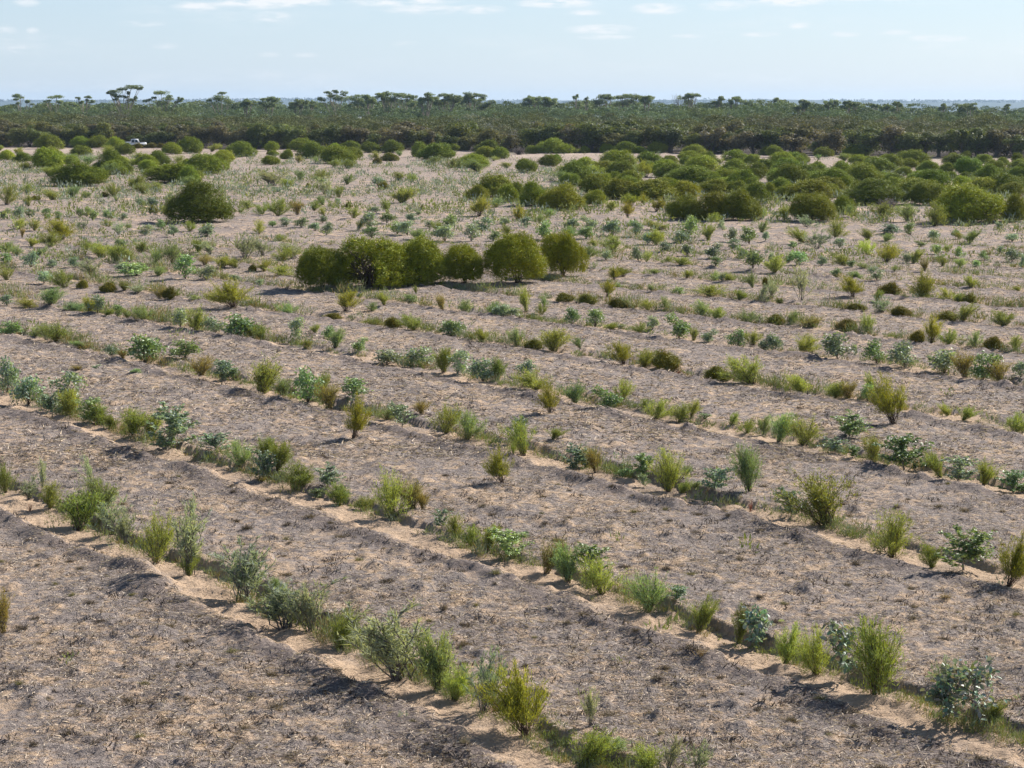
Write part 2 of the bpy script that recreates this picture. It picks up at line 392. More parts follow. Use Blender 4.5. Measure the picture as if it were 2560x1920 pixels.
for j in range(18):
    ph = rng.uniform(0, 2 * np.pi, nP); lean = np.abs(rng.normal(.3, .6, nP))
    D = np.stack([np.cos(ph) * np.sin(lean), np.sin(ph) * np.sin(lean), np.cos(lean)], -1)
    rr = hh * rng.uniform(0, .7, nP); px, py = X[:, 0] + rr * np.cos(ph), X[:, 1] + rr * np.sin(ph)
    mb.tris(np.stack([px, py, gz(px, py) + hh * rng.uniform(0, .65, nP)], -1), D, hh * rng.uniform(.2, .4, nP), hh * rng.uniform(.08, .17, nP), rng, base)
props(obj('low_scrub', mb.mesh('low_scrub', M_WOODLAND)), 'countless low green and grey weeds and seedlings over the middle field', 'scrub', kind='stuff')

# ---- fine green undergrowth that fills the gaps along the furrows
mb = MB(); rng = np.random.default_rng(43)
x, y = scatter(140000, 24, 135, 1.15); s, k = row_s(x, y)
ok = (np.abs(s - .20) < .30) & (rng.random(len(x)) < .60 + .8 * vnoise(x / 2.2, y / 2.2 + 3)); x, y = x[ok], y[ok]; n = len(x)
hh = np.clip(y / 48, 1, 1.9) * (.07 + .26 * rng.random(n) ** 1.6) * (1 + .5 * vnoise(x / 3, y / 3)); tone = rng.random(n)
base = np.where(tone[:, None] < .55, [[.20, .245, .085]], np.where(tone[:, None] < .8, [[.24, .28, .20]], [[.29, .235, .12]])) * rng.uniform(.7, 1.3, (n, 1))
far = np.clip(y / 40, .8, 2.2)
for j in range(30):
    ph = rng.uniform(0, 2 * np.pi, n); lean = np.abs(rng.normal(.15, .5, n))
    D = np.stack([np.cos(ph) * np.sin(lean), np.sin(ph) * np.sin(lean), np.cos(lean)], -1)
    rr = hh * rng.uniform(0, .8, n); px, py = x + rr * np.cos(ph), y + rr * np.sin(ph)
    mb.tris(np.stack([px, py, gz(px, py) + hh * rng.uniform(-.05, .6, n)], -1), D, hh * rng.uniform(.25, .5, n), .012 * far * rng.uniform(.6, 1.4, n), rng, base)
props(obj('furrow_undergrowth', mb.mesh('furrow_undergrowth', M_WOODLAND)), 'fine green seedlings and grass filling the gaps along the planted furrows', 'undergrowth', kind='stuff')
PLANTS = '''
D 14 365 32 22;D 200 371 49 27;D 246 371 52 29;B 376 371 26 12;B 402 371 20 12;D 634 371 17 17;D 650 371 26 17;D 721 371 29 17;B 344 372 23 13;
D 120 374 69 33;D 289 374 43 29;W 550 374 23 13;W 0 377 17 12;D 837 377 29 17;D 880 377 46 22;D 1132 377 32 16;B 1161 377 23 12;D 1262 377 38 23;
W 130 380 32 14;W 529 380 35 17;D 679 380 32 23;D 756 380 64 29;B 1488 382 16 11;D 197 383 32 14;W 269 383 32 17;D 925 383 49 25;D 981 383 49 29;
D 1222 383 64 30;D 1461 383 27 16;D 1517 383 35 22;D 1804 383 72 35;W 1438 384 23 12;D 1642 384 46 26;D 474 385 58 38;D 1331 385 38 19;
D 1386 385 78 35;D 1562 385 52 27;D 1601 385 32 16;B 1776 385 13 10;D 428 387 49 26;W 45 388 23 19;D 312 388 46 26;B 675 388 17 12;X 1297 388 52 23;
X 1520 388 26 13;D 1914 388 32 20;D 203 390 55 23;W 1000 390 17 12;D 1736 391 61 26;D 2140 391 67 29;D 602 393 68 35;D 1051 393 46 35;D 1937 394 49 26;
D 2059 394 46 23;D 2416 396 26 17;D 782 397 64 38;D 1216 397 61 27;W 339 398 38 17;D 718 398 35 22;D 1250 398 43 27;D 17 400 41 23;D 883 400 55 29;
W 941 400 29 20;W 2047 400 14 12;D 1094 401 84 38;D 974 403 41 19;W 1233 403 26 12;D 1720 403 58 23;W 2111 403 32 17;D 2261 403 49 23;D 58 406 41 22;
W 746 406 20 17;D 1841 406 61 29;D 2383 406 38 23;W 788 407 17 14;D 2299 407 32 23;D 843 409 93 41;B 944 409 23 14;D 1673 409 43 19;W 1801 409 17 12;
D 1952 409 52 26;D 2004 409 43 23;D 2458 409 41 22;W 168 411 41 23;W 220 411 43 20;W 1080 411 38 17;D 1621 411 61 29;D 1882 411 43 23;D 2146 411 55 23;
D 2545 411 35 26;D 396 413 55 33;W 446 413 41 23;W 330 414 29 17;D 2507 414 32 20;D 367 417 55 26;W 835 417 32 17;D 1371 417 46 27;W 869 420 46 19;
W 1126 420 43 23;D 1184 420 78 32;W 1268 420 29 14;D 1940 420 43 20;D 1546 422 84 41;D 2270 422 46 23;D 1465 423 61 27;D 116 426 78 49;W 567 426 20 23;
W 1517 426 43 23;D 2548 426 38 23;W 59 427 35 20;W 1193 429 58 23;W 1402 429 29 17;D 1656 429 58 26;D 1830 429 46 23;D 2146 429 38 23;D 1315 432 55 32;
D 1754 432 87 38;D 2195 432 75 35;D 2319 433 52 29;D 275 435 78 55;D 2042 435 58 23;D 2487 435 58 32;D 315 436 32 23;D 512 436 98 45;D 2367 436 35 27;
W 269 438 46 26;W 1564 438 58 20;D 1929 438 20 17;D 2261 438 43 20;D 2421 438 78 41;W 124 440 58 23;W 1494 440 46 26;D 2105 440 58 35;W 2481 440 32 16;
D 1969 443 69 38;R 1616 445 43 38;D 2348 446 35 20;D 2415 446 29 16;W 1601 449 17 17;D 1888 449 69 38;W 751 452 29 23;W 1462 452 32 22;
D 1679 452 75 38;D 2542 452 49 32;W 802 454 55 27;W 999 454 35 23;W 1400 455 35 26;R 1876 455 14 14;D 1992 455 35 23;D 434 458 133 43;W 1028 458 23 23;
E 801 461 26 17;D 2036 461 72 29;D 2192 461 98 29;D 2308 461 87 32;W 2435 461 23 20;D 474 462 52 43;W 866 462 32 25;E 944 464 32 20;D 1731 464 110 43;
D 1818 464 78 41;D 200 465 124 55;G 681 465 69 32;D 1535 465 52 32;D 1731 467 116 46;D 1815 467 81 38;W 476 468 41 27;W 721 469 32 20;B 769 469 9 10;
D 2117 469 52 26;D 2232 469 52 32;D 2406 469 46 25;D 2499 469 58 26;D 2548 469 43 26;W 339 472 43 29;W 1958 472 35 23;D 2079 475 67 35;W 391 478 38 23;
B 958 478 26 20;D 1575 478 55 32;W 67 482 35 23;E 692 482 26 14;W 365 487 46 29;G 811 487 35 38;D 1488 487 84 46;R 1538 487 29 20;D 1671 487 69 35;
D 1786 487 75 35;D 2458 487 87 38;D 2368 492 52 26;D 2528 492 64 35;B 262 493 20 13;W 285 493 38 32;W 886 493 14 12;W 176 495 38 26;W 214 495 26 17;
W 848 495 23 26;D 1236 495 95 51;D 1926 495 35 32;D 2305 495 101 43;D 1714 498 75 41;B 88 501 23 12;W 136 501 55 26;D 1194 501 58 32;D 1292 501 35 41;
D 1624 501 116 46;D 2021 501 124 46;W 291 504 14 12;G 417 507 26 23;D 1271 507 46 41;W 1005 508 61 38;D 1888 510 64 49;W 16 511 43 49;W 808 513 32 23;
E 844 513 17 16;R 1611 513 26 26;D 2195 513 145 58;D 2311 513 87 55;W 72 516 29 26;E 356 516 32 20;D 1335 516 69 55;D 1488 516 58 35;R 1578 516 43 29;
E 379 519 29 23;W 1239 519 35 23;W 619 522 35 20;B 871 522 17 17;B 1055 524 9 12;D 1402 524 101 58;W 1526 524 32 23;W 785 527 32 23;R 1640 527 32 32;
X 2221 527 72 38;W 602 530 17 12;E 938 530 26 14;W 656 533 32 23;W 970 533 29 35;B 383 535 23 20;W 417 536 29 23;W 696 536 52 41;Y 743 536 26 32;
E 1045 536 17 14;D 2108 536 52 43;E 71 539 23 17;W 811 539 17 23;R 1198 539 46 43;E 200 542 23 20;W 217 542 17 14;W 1370 542 35 20;W 2131 542 32 29;
E 48 543 29 26;R 1569 543 32 35;E 10 545 26 26;E 113 545 26 26;E 265 545 23 20;W 279 545 26 17;W 884 545 29 26;W 1905 545 29 23;W 2202 545 61 35;
D 1708 548 81 55;W 1961 548 35 32;E 149 550 20 23;E 231 550 26 32;E 307 550 20 17;R 1292 550 32 32;D 1778 550 110 64;D 1847 550 95 69;W 1856 550 17 17;
E 1031 553 32 20;D 2027 553 107 64;W 2272 553 55 43;D 506 556 145 90;E 805 556 26 17;W 1349 556 26 23;W 1783 556 32 26;D 2536 556 64 64;
E 967 559 35 23;D 2423 559 153 87;W 269 565 26 20;E 681 565 23 14;E 717 565 29 23;E 1262 565 26 20;E 1575 565 26 14;G 2015 565 41 26;W 2337 565 58 52;
E 753 568 35 23;E 1126 568 41 32;E 1318 568 29 26;W 46 571 26 26;W 321 571 20 17;E 405 571 26 23;E 1074 571 23 17;E 788 574 26 20;W 895 574 26 26;
E 922 574 38 41;E 1433 574 32 26;W 1650 574 72 20;E 1807 574 23 26;E 2494 574 20 17;E 2539 575 7 13;W 87 576 29 26;G 208 576 29 29;W 474 576 32 23;
E 1474 576 38 35;E 1204 579 43 35;W 1902 579 29 29;W 649 582 29 32;W 1094 582 32 26;G 298 585 32 32;E 993 585 35 29;E 2232 585 58 23;E 2276 585 29 32;
E 362 588 32 26;E 816 588 32 32;E 1019 588 43 35;W 1268 588 29 26;Y 55 591 12 23;E 434 591 26 26;E 518 591 43 32;E 1532 591 41 38;E 1587 591 32 38;
W 2091 591 58 43;E 2389 591 23 17;W 1422 594 49 26;E 1720 594 46 52;E 929 597 41 26;W 1045 597 38 26;E 1465 597 38 29;W 2400 597 23 17;R 156 598 78 48;
E 1357 600 43 43;W 1769 600 46 38;W 2169 600 43 26;E 2334 600 29 26;W 698 603 35 17;E 1112 603 49 38;E 1178 603 43 41;E 1233 603 32 23;
E 1827 603 32 32;E 1914 603 17 23;W 2215 603 38 20;E 2530 603 35 20;E 1700 608 35 32;W 2007 608 52 35;W 2423 608 52 29;E 1619 611 26 29;
W 1639 611 46 32;E 1873 611 43 41;W 78 614 38 23;W 1488 614 23 20;E 2302 614 26 14;W 124 617 46 35;E 1984 617 26 17;E 298 620 29 20;G 2044 620 52 43;
E 2099 620 32 23;E 1830 623 32 26;W 216 624 41 22;W 2371 626 26 17;W 353 629 49 29;W 1532 629 67 38;E 1668 629 32 26;W 17 631 35 26;W 495 631 41 32;
E 2499 631 23 17;W 249 634 43 26;E 2340 634 32 23;G 529 637 43 32;W 2169 637 38 35;W 43 640 38 20;G 657 640 49 43;E 1717 640 32 29;W 95 642 38 17;
E 2400 643 29 26;W 252 646 49 32;G 735 646 58 38;W 1465 646 46 32;E 1783 646 43 35;E 1856 646 26 29;G 613 649 52 58;E 1514 649 32 23;E 1595 649 29 35;
E 2351 649 23 14;E 2462 649 26 23;W 709 652 52 29;W 1616 652 23 29;E 2530 652 38 32;W 289 655 49 38;W 327 655 49 26;E 776 655 38 35;E 1926 655 20 26;
W 1966 655 35 29;R 2214 655 64 41;E 2264 655 26 23;W 2282 655 38 35;E 20 658 32 23;W 1668 658 26 17;W 385 660 55 35;W 431 660 52 49;E 1992 660 49 32;
W 2111 660 43 29;Y 512 663 43 23;W 1702 663 41 20;E 2055 663 20 23;W 2357 663 29 23;W 2400 666 26 20;E 2441 666 20 17;E 78 669 38 38;E 133 669 32 20;
E 188 669 29 26;W 553 669 46 26;W 590 669 49 23;E 1789 669 26 23;E 2131 669 23 17;W 2157 672 35 14;E 2554 672 17 32;B 631 678 20 17;W 660 678 52 26;
E 1882 678 46 41;W 2235 678 23 14;E 304 681 32 26;Y 2311 681 20 26;W 1937 684 43 38;W 698 686 67 26;E 341 689 81 32;W 396 689 35 23;R 1558 689 41 23;
W 1639 689 26 12;E 2088 689 26 23;G 240 692 69 43;W 558 692 26 17;T 1409 692 116 106;E 463 695 52 58;W 1717 697 32 20;W 16 698 35 29;E 515 698 43 35;
E 582 698 35 20;R 1535 698 32 32;W 2141 698 32 26;W 1783 702 26 26;E 2192 704 35 32;W 1827 705 38 26;E 110 707 38 29;G 1807 707 23 20;
T 1161 708 116 95;T 1293 711 162 122;D 1045 712 139 113;W 162 715 58 41;E 652 715 20 17;B 1914 715 17 20;B 205 718 26 20;W 1546 718 20 17;
O 926 721 205 122;W 1882 721 32 35;D 806 723 118 92;W 312 724 43 26;W 2429 724 43 32;B 271 727 43 23;G 341 730 38 20;W 1041 730 14 20;
W 1630 730 20 14;E 1697 733 26 20;W 2545 733 26 17;E 900 737 17 12;W 1775 737 81 29;R 1517 739 32 39;B 2224 739 49 32;Y 399 741 32 29;B 422 744 32 29;
W 495 747 32 17;W 1847 747 43 26;G 1929 747 32 41;R 2131 747 58 46;R 2316 747 67 64;W 2308 750 43 17;B 1412 752 43 22;E 1022 753 41 23;
G 1902 753 52 52;G 2004 753 64 75;B 1468 756 48 25;W 1952 756 23 17;W 2368 756 38 35;E 17 759 32 26;W 2394 759 26 23;B 2422 760 35 26;W 69 762 52 23;
W 2192 762 26 26;W 127 765 55 38;R 584 765 95 64;W 961 765 32 32;W 1362 765 23 26;B 1546 765 43 23;Y 1107 770 26 38;W 188 773 52 17;W 929 773 29 23;
W 1621 773 41 29;W 1666 773 35 32;R 863 776 58 49;W 1161 776 35 35;B 2140 776 49 17;W 223 779 38 43;W 1316 779 35 58;E 243 782 38 43;W 727 782 49 32;
G 2206 782 49 35;E 292 785 32 32;W 1236 785 55 32;W 1354 785 26 26;W 266 788 32 20;E 1253 788 43 29;W 1754 788 43 38;W 321 791 26 26;E 1286 791 35 26;
B 2254 791 46 23;B 834 793 43 17;W 1789 793 35 32;W 359 802 55 35;W 1870 802 55 32;E 1429 805 32 41;B 2366 805 49 23;W 929 808 52 17;B 1942 808 41 26;
W 2406 808 75 38;W 1975 811 38 35;B 981 814 43 26;E 1488 814 43 43;W 2510 817 46 38;Y 2030 818 46 25;E 451 820 41 49;W 1526 820 35 17;E 1555 820 20 14;
W 1036 821 69 35;W 489 825 49 58;E 1632 825 29 32;E 538 828 55 38;B 2115 828 52 27;W 1598 831 41 26;E 27 834 49 35;W 788 834 29 23;E 1129 834 61 38;
W 2166 834 41 41;W 84 840 38 29;E 596 840 67 58;W 631 840 29 35;E 1697 843 55 58;W 660 846 43 41;W 1734 848 29 32;G 116 851 35 38;E 747 851 38 55;
E 819 851 38 32;W 1207 851 38 35;E 1772 851 35 32;W 142 854 78 46;B 2293 854 35 26;W 1292 860 32 43;R 2328 860 49 58;E 1844 863 49 43;W 1882 863 38 32;
W 2371 863 46 38;W 203 866 43 17;W 764 869 32 23;B 1332 869 43 23;W 2436 869 35 38;W 837 874 49 43;W 1381 874 67 52;E 1911 874 29 38;E 1932 875 35 43;
B 2484 877 43 32;W 2539 877 32 32;W 1451 879 32 26;E 898 882 38 32;W 2004 884 67 46;E 279 887 32 26;Y 307 892 23 23;E 2094 898 75 61;E 362 904 78 64;
E 463 904 67 43;R 1558 904 52 52;W 2325 907 20 17;E 967 910 67 35;E 2192 910 55 55;E 1051 915 64 49;W 1607 915 61 43;B 1665 921 67 43;E 2264 923 72 61;
E 240 927 20 9;Z 1697 927 26 12;Y 197 930 29 12;W 1109 933 52 58;E 2360 933 69 55;E 341 936 26 12;E 1143 936 52 58;Y 503 939 58 46;E 1315 944 43 41;
B 1795 944 58 35;Y 2412 944 49 61;E 556 947 55 49;E 587 947 26 29;E 2458 950 67 67;E 1207 953 61 55;W 1245 953 43 52;E 2551 953 38 38;Y 2502 956 52 55;
W 1882 959 95 69;W 1349 973 95 55;W 654 978 84 81;E 17 982 52 84;W 712 982 43 43;W 2004 982 64 46;W 802 994 29 64;W 2088 994 49 38;Y 2120 994 46 43;
W 2186 994 26 55;E 770 999 67 84;E 2169 1002 35 43;E 883 1005 64 49;W 1439 1005 72 49;W 1558 1005 46 46;E 72 1008 69 67;E 162 1017 72 78;
Y 825 1017 55 64;E 1520 1020 61 58;W 1610 1023 26 23;E 130 1034 52 58;W 179 1034 55 67;W 2371 1037 38 32;R 1377 1040 46 72;W 1639 1040 58 49;
W 1728 1043 35 38;Y 1054 1044 38 35;W 967 1046 43 32;W 1700 1049 58 46;W 2406 1049 49 38;E 223 1051 61 58;W 252 1051 55 55;E 1760 1051 26 14;
R 2235 1060 95 107;W 278 1063 32 35;E 1005 1063 55 61;E 1149 1066 35 32;W 1827 1066 26 32;W 2536 1072 55 52;W 1114 1080 69 72;W 1867 1083 49 35;
W 333 1086 67 69;W 1908 1086 26 46;W 373 1089 55 64;W 1169 1095 64 64;E 2123 1098 69 58;R 883 1101 67 95;W 1946 1104 58 69;E 1292 1109 38 58;
W 1381 1109 46 29;W 2007 1109 78 69;E 431 1118 110 101;E 2088 1124 55 38;W 1312 1135 69 81;E 2131 1135 35 32;E 541 1138 67 46;E 521 1144 26 26;
W 2186 1144 52 67;W 660 1153 49 52;W 1283 1156 23 29;W 1468 1161 41 49;W 2319 1161 38 29;E 2261 1164 104 90;W 602 1167 67 61;E 1442 1167 64 58;
Y 1488 1179 43 61;W 2354 1179 52 64;W 695 1187 52 67;E 1561 1190 38 26;E 657 1193 55 75;E 1601 1193 58 58;W 1717 1193 29 26;E 2394 1196 69 67;
Y 657 1199 26 14;W 2458 1199 58 58;R 1256 1211 64 84;E 1610 1211 23 35;G 229 1213 38 75;W 744 1216 72 61;E 2533 1216 72 55;W 1673 1219 84 95;
W 14 1222 52 72;G 107 1225 23 69;E 819 1225 55 52;W 1702 1228 38 32;W 1740 1231 29 17;G 72 1240 58 58;E 790 1240 35 26;E 1789 1240 69 58;
W 1873 1240 61 110;W 866 1254 38 49;W 124 1260 52 69;W 848 1260 64 55;Z 75 1266 32 26;W 912 1268 52 26;Z 1876 1277 26 38;Y 1057 1283 35 43;
Y 1031 1286 67 67;E 1978 1292 64 72;W 981 1294 90 110;W 254 1301 82 90;W 2070 1309 136 122;W 197 1318 102 98;E 1104 1326 37 45;G 271 1330 107 94;
W 1137 1342 53 61;G 312 1351 66 82;W 1178 1359 45 53;W 1223 1375 45 61;W 2229 1379 115 107;E 1280 1396 98 82;W 389 1400 90 123;W 2331 1408 49 61;
E 2409 1420 111 102;Y 1366 1429 57 86;G 471 1433 98 172;W 471 1437 66 53;E 1481 1445 74 78;W 1420 1449 74 90;R 2520 1461 111 119;W 1506 1478 102 94;
G 611 1486 119 131;S 2364 1498 33 25;W 697 1502 49 53;E 1690 1515 49 41;W 1625 1519 98 98;G 721 1560 135 107;G 779 1564 66 115;W 1745 1564 78 82;
W 1848 1588 45 94;Y 8 1593 61 107;E 1901 1601 78 94;W 849 1605 90 90;W 1962 1642 86 98;S 1757 1654 41 25;W 2040 1670 86 119;G 998 1683 152 180;
E 2118 1691 102 156;W 1096 1711 107 135;G 2356 1711 37 70;W 2188 1720 123 184;W 1137 1736 70 82;G 1211 1765 98 152;Z 1235 1769 37 25;
E 2372 1789 102 131;W 2479 1793 61 49;E 2434 1797 148 168;G 1477 1814 33 94;R 1317 1822 172 164;S 1159 1871 29 37;W 1530 1879 82 33;
W 1457 1892 107 107;W 1629 1929 90 90;G 1741 1933 53 82;G 1670 1937 61 78;'''
from collections import defaultdict
HAZE = 7e-5
# ================================================================== PLANTS
def branch_path(base, ang, az_, length, curve, n=4, rng=None):
    """a stem that starts near upright and leans over"""
    t = np.linspace(0, 1, n); a = ang + curve * t
    st = np.stack([np.sin(a) * np.cos(az_), np.sin(a) * np.sin(az_), np.cos(a)], -1)
    p = np.zeros((n, 3)); p[0] = base
    for i in range(1, n): p[i] = p[i - 1] + st[i] * length / (n - 1)
    if rng is not None: p[1:] += rng.normal(0, length * .02, (n - 1, 3))
    return p
def path_at(p, t):
    n = len(p) - 1; f = np.clip(t, 0, .9999) * n; i = f.astype(int); u = (f - i)[:, None]
    return p[i] * (1 - u) + p[i + 1] * u, nrm(p[i + 1] - p[i])
def make_broom(seed, nb=46, npn=110, L=.080, W=.0105, spread=.62, z0=.0, crown=False):
    """upright fan of fine green stems; unit height and width"""
    g = np.random.default_rng(seed); lf = MB(); stm = MB()
    lean = g.normal(0, .20, 2)
    subs = []
    for i in range(nb):
        az_ = g.uniform(0, 2 * np.pi); ang = g.uniform(0, spread) ** 1.0; ln = g.uniform(.55, 1.05) * (1 - .18 * ang)
        p = branch_path(np.array([g.normal(0, .035), g.normal(0, .035), 0]), ang * .75, az_, ln, g.uniform(-.15, .25), 5, g)
        p[:, :2] += lean * p[:, 2:3] * .6
        stm.tube(p, .0055, .002, 3); subs.append(p)
        k = g.integers(3, 7)
        for _ in range(k):
            q, d = path_at(p, np.array([g.uniform(.3, .8)]))
            a2 = np.arctan2(d[0, 1], d[0, 0]) + g.normal(0, .9); an = np.arccos(np.clip(d[0, 2], -1, 1)) + g.uniform(0, .7)
            pp = branch_path(q[0], an, a2, g.uniform(.14, .32), -.2, 3, g); subs.append(pp)
            stm.tube(pp, .003, .0012, 3)
    tot = nb * npn; ln = np.array([np.linalg.norm(p[-1] - p[0]) for p in subs]); cnt = (ln / ln.sum() * tot).astype(int) + 2
    for p, c in zip(subs, cnt):
        t = g.uniform(0.02, 1, c) ** .8
        P, D = path_at(p, t); P = P + g.normal(0, .028, (c, 3)); ok = P[:, 2] > z0 + g.uniform(0, .08, c)
        P, D = P[ok], D[ok]; n = len(P)
        if n == 0: continue
        dd = nrm(D * .8 + g.normal(0, .5, (n, 3)) + np.array([0, 0, .4]))
        lf.tris(P, dd, g.uniform(.6, 1.25, n) * L, W * g.uniform(.6, 1.3, n), g)
    return lf, stm
def make_crown(seed, nl=9, n=9000, L=.07, W=.018):
    """rounded crown of fine foliage over a short forking stem"""
    g = np.random.default_rng(seed); lf = MB(); stm = MB()
    for i in range(nl + 9):
        az_ = g.uniform(0, 2 * np.pi); rr = g.uniform(.05, .40) ; top = np.array([rr * np.cos(az_), rr * np.sin(az_), g.uniform(.50, .85)])
        mid = top * [.35, .35, .55] + g.normal(0, .02, 3)
        p = np.array([[g.normal(0, .015), g.normal(0, .015), 0], mid * [.4, .4, .6], mid, top]); stm.tube(p, .016, .004, 4)
        c = n // (nl + 9); d = nrm(g.normal(size=(c, 3)) + [0, 0, .35])
        rad = np.array([g.uniform(.15, .24), g.uniform(.15, .24), g.uniform(.10, .17)]) * g.uniform(.45, 1.05, (c, 1))
        P = top + d * rad; P[:, 2] = np.minimum(P[:, 2], .96)
        dd = nrm(d * .6 + g.normal(0, .4, (c, 3)) + [0, 0, .55])
        lf.tris(P, dd, g.uniform(.6, 1.2, c) * L, W * g.uniform(.7, 1.3, c), g)
    return lf, stm
def make_dome(seed, n=20000, L=.034, W=.0135, lobes=9, hole=False, up=0.0, lowcut=.05, nst=7):
    """broad rounded shrub; width 1, height 1 (scaled down to suit), leaf shell over lobes"""
    g = np.random.default_rng(seed); lf = MB(); stm = MB()
    cs = [(g.normal(0, .03), g.normal(0, .03), .40, .34, .50)]
    for i in range(lobes):
        a_ = 2 * np.pi * (i + g.uniform(-.3, .3)) / lobes; rr = g.uniform(.18, .33); r = g.uniform(.15, .26)
        cs.append((rr * np.cos(a_), rr * np.sin(a_), g.uniform(.24, .56) + up, r, r * g.uniform(1.15, 1.7)))
    for i in range(3):
        a_ = g.uniform(0, 6.28); rr = g.uniform(.05, .17); cs.append((rr * np.cos(a_), rr * np.sin(a_), g.uniform(.55, .68), g.uniform(.16, .22), g.uniform(.28, .36)))
    cs = np.array(cs); wgt = cs[:, 3] ** 2; cnt = (wgt / wgt.sum() * n * 1.5).astype(int)
    Ps, Ds = [], []
    TF = 14
    for ci, (cx, cy, cz, r, rz) in enumerate(cs):
        c = max(3, cnt[ci] // TF); d = nrm(g.normal(size=(c, 3)) + [0, 0, .15])
        lump = 1 + .22 * vnoise(d[:, 0] * 6 + ci * 7, d[:, 1] * 6 + d[:, 2] * 5) + .09 * vnoise(d[:, 0] * 15, d[:, 1] * 15 + d[:, 2] * 11)
        dep = 1 - np.abs(g.normal(0, .11, c))
        P = np.array([cx, cy, cz]) + d * np.array([r, r, rz]) * (lump * dep)[:, None]
        inside = np.zeros(c, bool)
        for cj, q in enumerate(cs):
            if cj != ci: inside |= (((P - q[:3]) / [q[3], q[3], q[4]]) ** 2).sum(1) < .60
        ok = ~inside & (P[:, 2] > lowcut + .05 * g.random(c))
        if hole: # an opening in the foliage low on the near side, where bare branches show
            ok &= ~((np.abs(P[:, 0] + .06) < .15 + .04 * vnoise(P[:, 2] * 9, P[:, 0] * 3)) & (P[:, 1] < -.02) & (P[:, 2] < .62))
        Ps.append(P[ok]); Ds.append(nrm(d[ok] * np.array([1, 1, .5]) + [0, 0, .55]))
    P = np.concatenate(Ps); D = np.concatenate(Ds); NO = np.repeat(nrm(D + [0, 0, .1]), TF, 0); D = nrm(D * [.55, .55, 1] + g.normal(0, .28, P.shape))
    tk = g.uniform(.6, 1.5, len(P)); tk = np.repeat(tk, TF); P = np.repeat(P, TF, 0); D = np.repeat(D, TF, 0); c = len(P)
    spr = L * .55
    P = P + D * (L * 1.2 * g.random(c) - L * .4)[:, None] + g.normal(0, spr, (c, 3)) * [1, 1, 1.6]
    dd = nrm(D + g.normal(0, .42, (c, 3)))
    ok = P[:, 2] > lowcut; P, dd, tk, NO = P[ok], dd[ok], tk[ok], NO[ok]; c = len(P)
    lf.tris(P, dd, L * tk * g.uniform(.6, 1.2, c), W * g.uniform(.6, 1.3, c), g, None, nrm(np.cross(dd, NO + g.normal(0, .35, (c, 3)))))
    # denser inner foliage closes the bush
    ci = g.integers(0, len(cs), 3600); d = nrm(g.normal(size=(3600, 3)))
    P = cs[ci, :3] + d * cs[ci][:, [3, 3, 4]] * g.uniform(.62, .86, (3600, 1)); ok = P[:, 2] > lowcut + .06
    if hole: ok &= ~((np.abs(P[:, 0] + .06) < .17) & (P[:, 1] < -.06) & (P[:, 2] < .62))
    P = P[ok]; lf.tris(P, nrm(g.normal(size=P.shape)), .055, .045, g)
    for i in range(nst * (3 if hole else 1)):
        q = cs[g.integers(1, len(cs))]; e = q[:3] + g.normal(0, .08, 3) + [0, 0, .12]
        if hole and i % 2: e = np.array([g.uniform(-.26, .14), g.uniform(-.36, -.12), g.uniform(.2, .72)])
        b0 = np.array([g.normal(0, .03), g.normal(0, .03), -.01])
        p = np.array([b0, b0 + (e - b0) * [.30, .30, .45] + g.normal(0, .015, 3), b0 + (e - b0) * [.68, .68, .78] + g.normal(0, .02, 3), e])
        stm.tube(p, .007, .002, 4)
        for _ in range(5 if hole else 2):
            k0 = p[2] if g.random() < .6 else p[1]; stm.tube(np.array([k0, k0 + (e - k0) * .5 + g.normal(0, .05, 3), e + g.normal(0, .07, 3)]), .005, .0015, 3)
    return lf, stm
def make_gum(seed, n=260, LL=.062, WW=.038, dead=False):
    """gum sapling: leader, side branches and broad hanging leaves; unit height and width"""
    g = np.random.default_rng(seed); lf = MB(); stm = MB(); tr = MB()
    lead = np.array([[0, 0, 0], [g.normal(0, .02), g.normal(0, .02), .3], [g.normal(0, .04), g.normal(0, .04), .62], [g.normal(0, .05), g.normal(0, .05), .93]])
    tr.tube(lead, .016, .005, 5); br = [lead]
    for i in range(30):
        t = g.uniform(.08, .92); q, d = path_at(lead, np.array([t])); ln = (.52 - .28 * abs(t - .35)) * g.uniform(.55, 1.05)
        p = branch_path(q[0], g.uniform(.6, 1.25), g.uniform(0, 6.28), ln, g.uniform(-.4, .2), 4, g); br.append(p); stm.tube(p, .006, .002, 3)
    leaves = []
    for i in range(n):
        p = br[g.integers(0, len(br))] if g.random() < .92 else lead
        t = g.uniform(.25, 1) if p is not lead else g.uniform(.25, 1)
        q, d = path_at(p, np.array([t])); leaves.append((q[0] + g.normal(0, .014, 3), nrm(d[0] * .3 + g.normal(0, .55, 3) + [0, 0, -.35])))
    P = np.array([l[0] for l in leaves]); D = np.array([l[1] for l in leaves]); P[:, 2] = np.maximum(P[:, 2], .07)
    lf.leaves(P, D, g.uniform(.6, 1.25, n) * LL, g.uniform(.7, 1.2, n) * WW, g)
    kk = normed(lf, [stm, tr], .975, .955); P = P * kk
    return lf, stm, tr, P, D
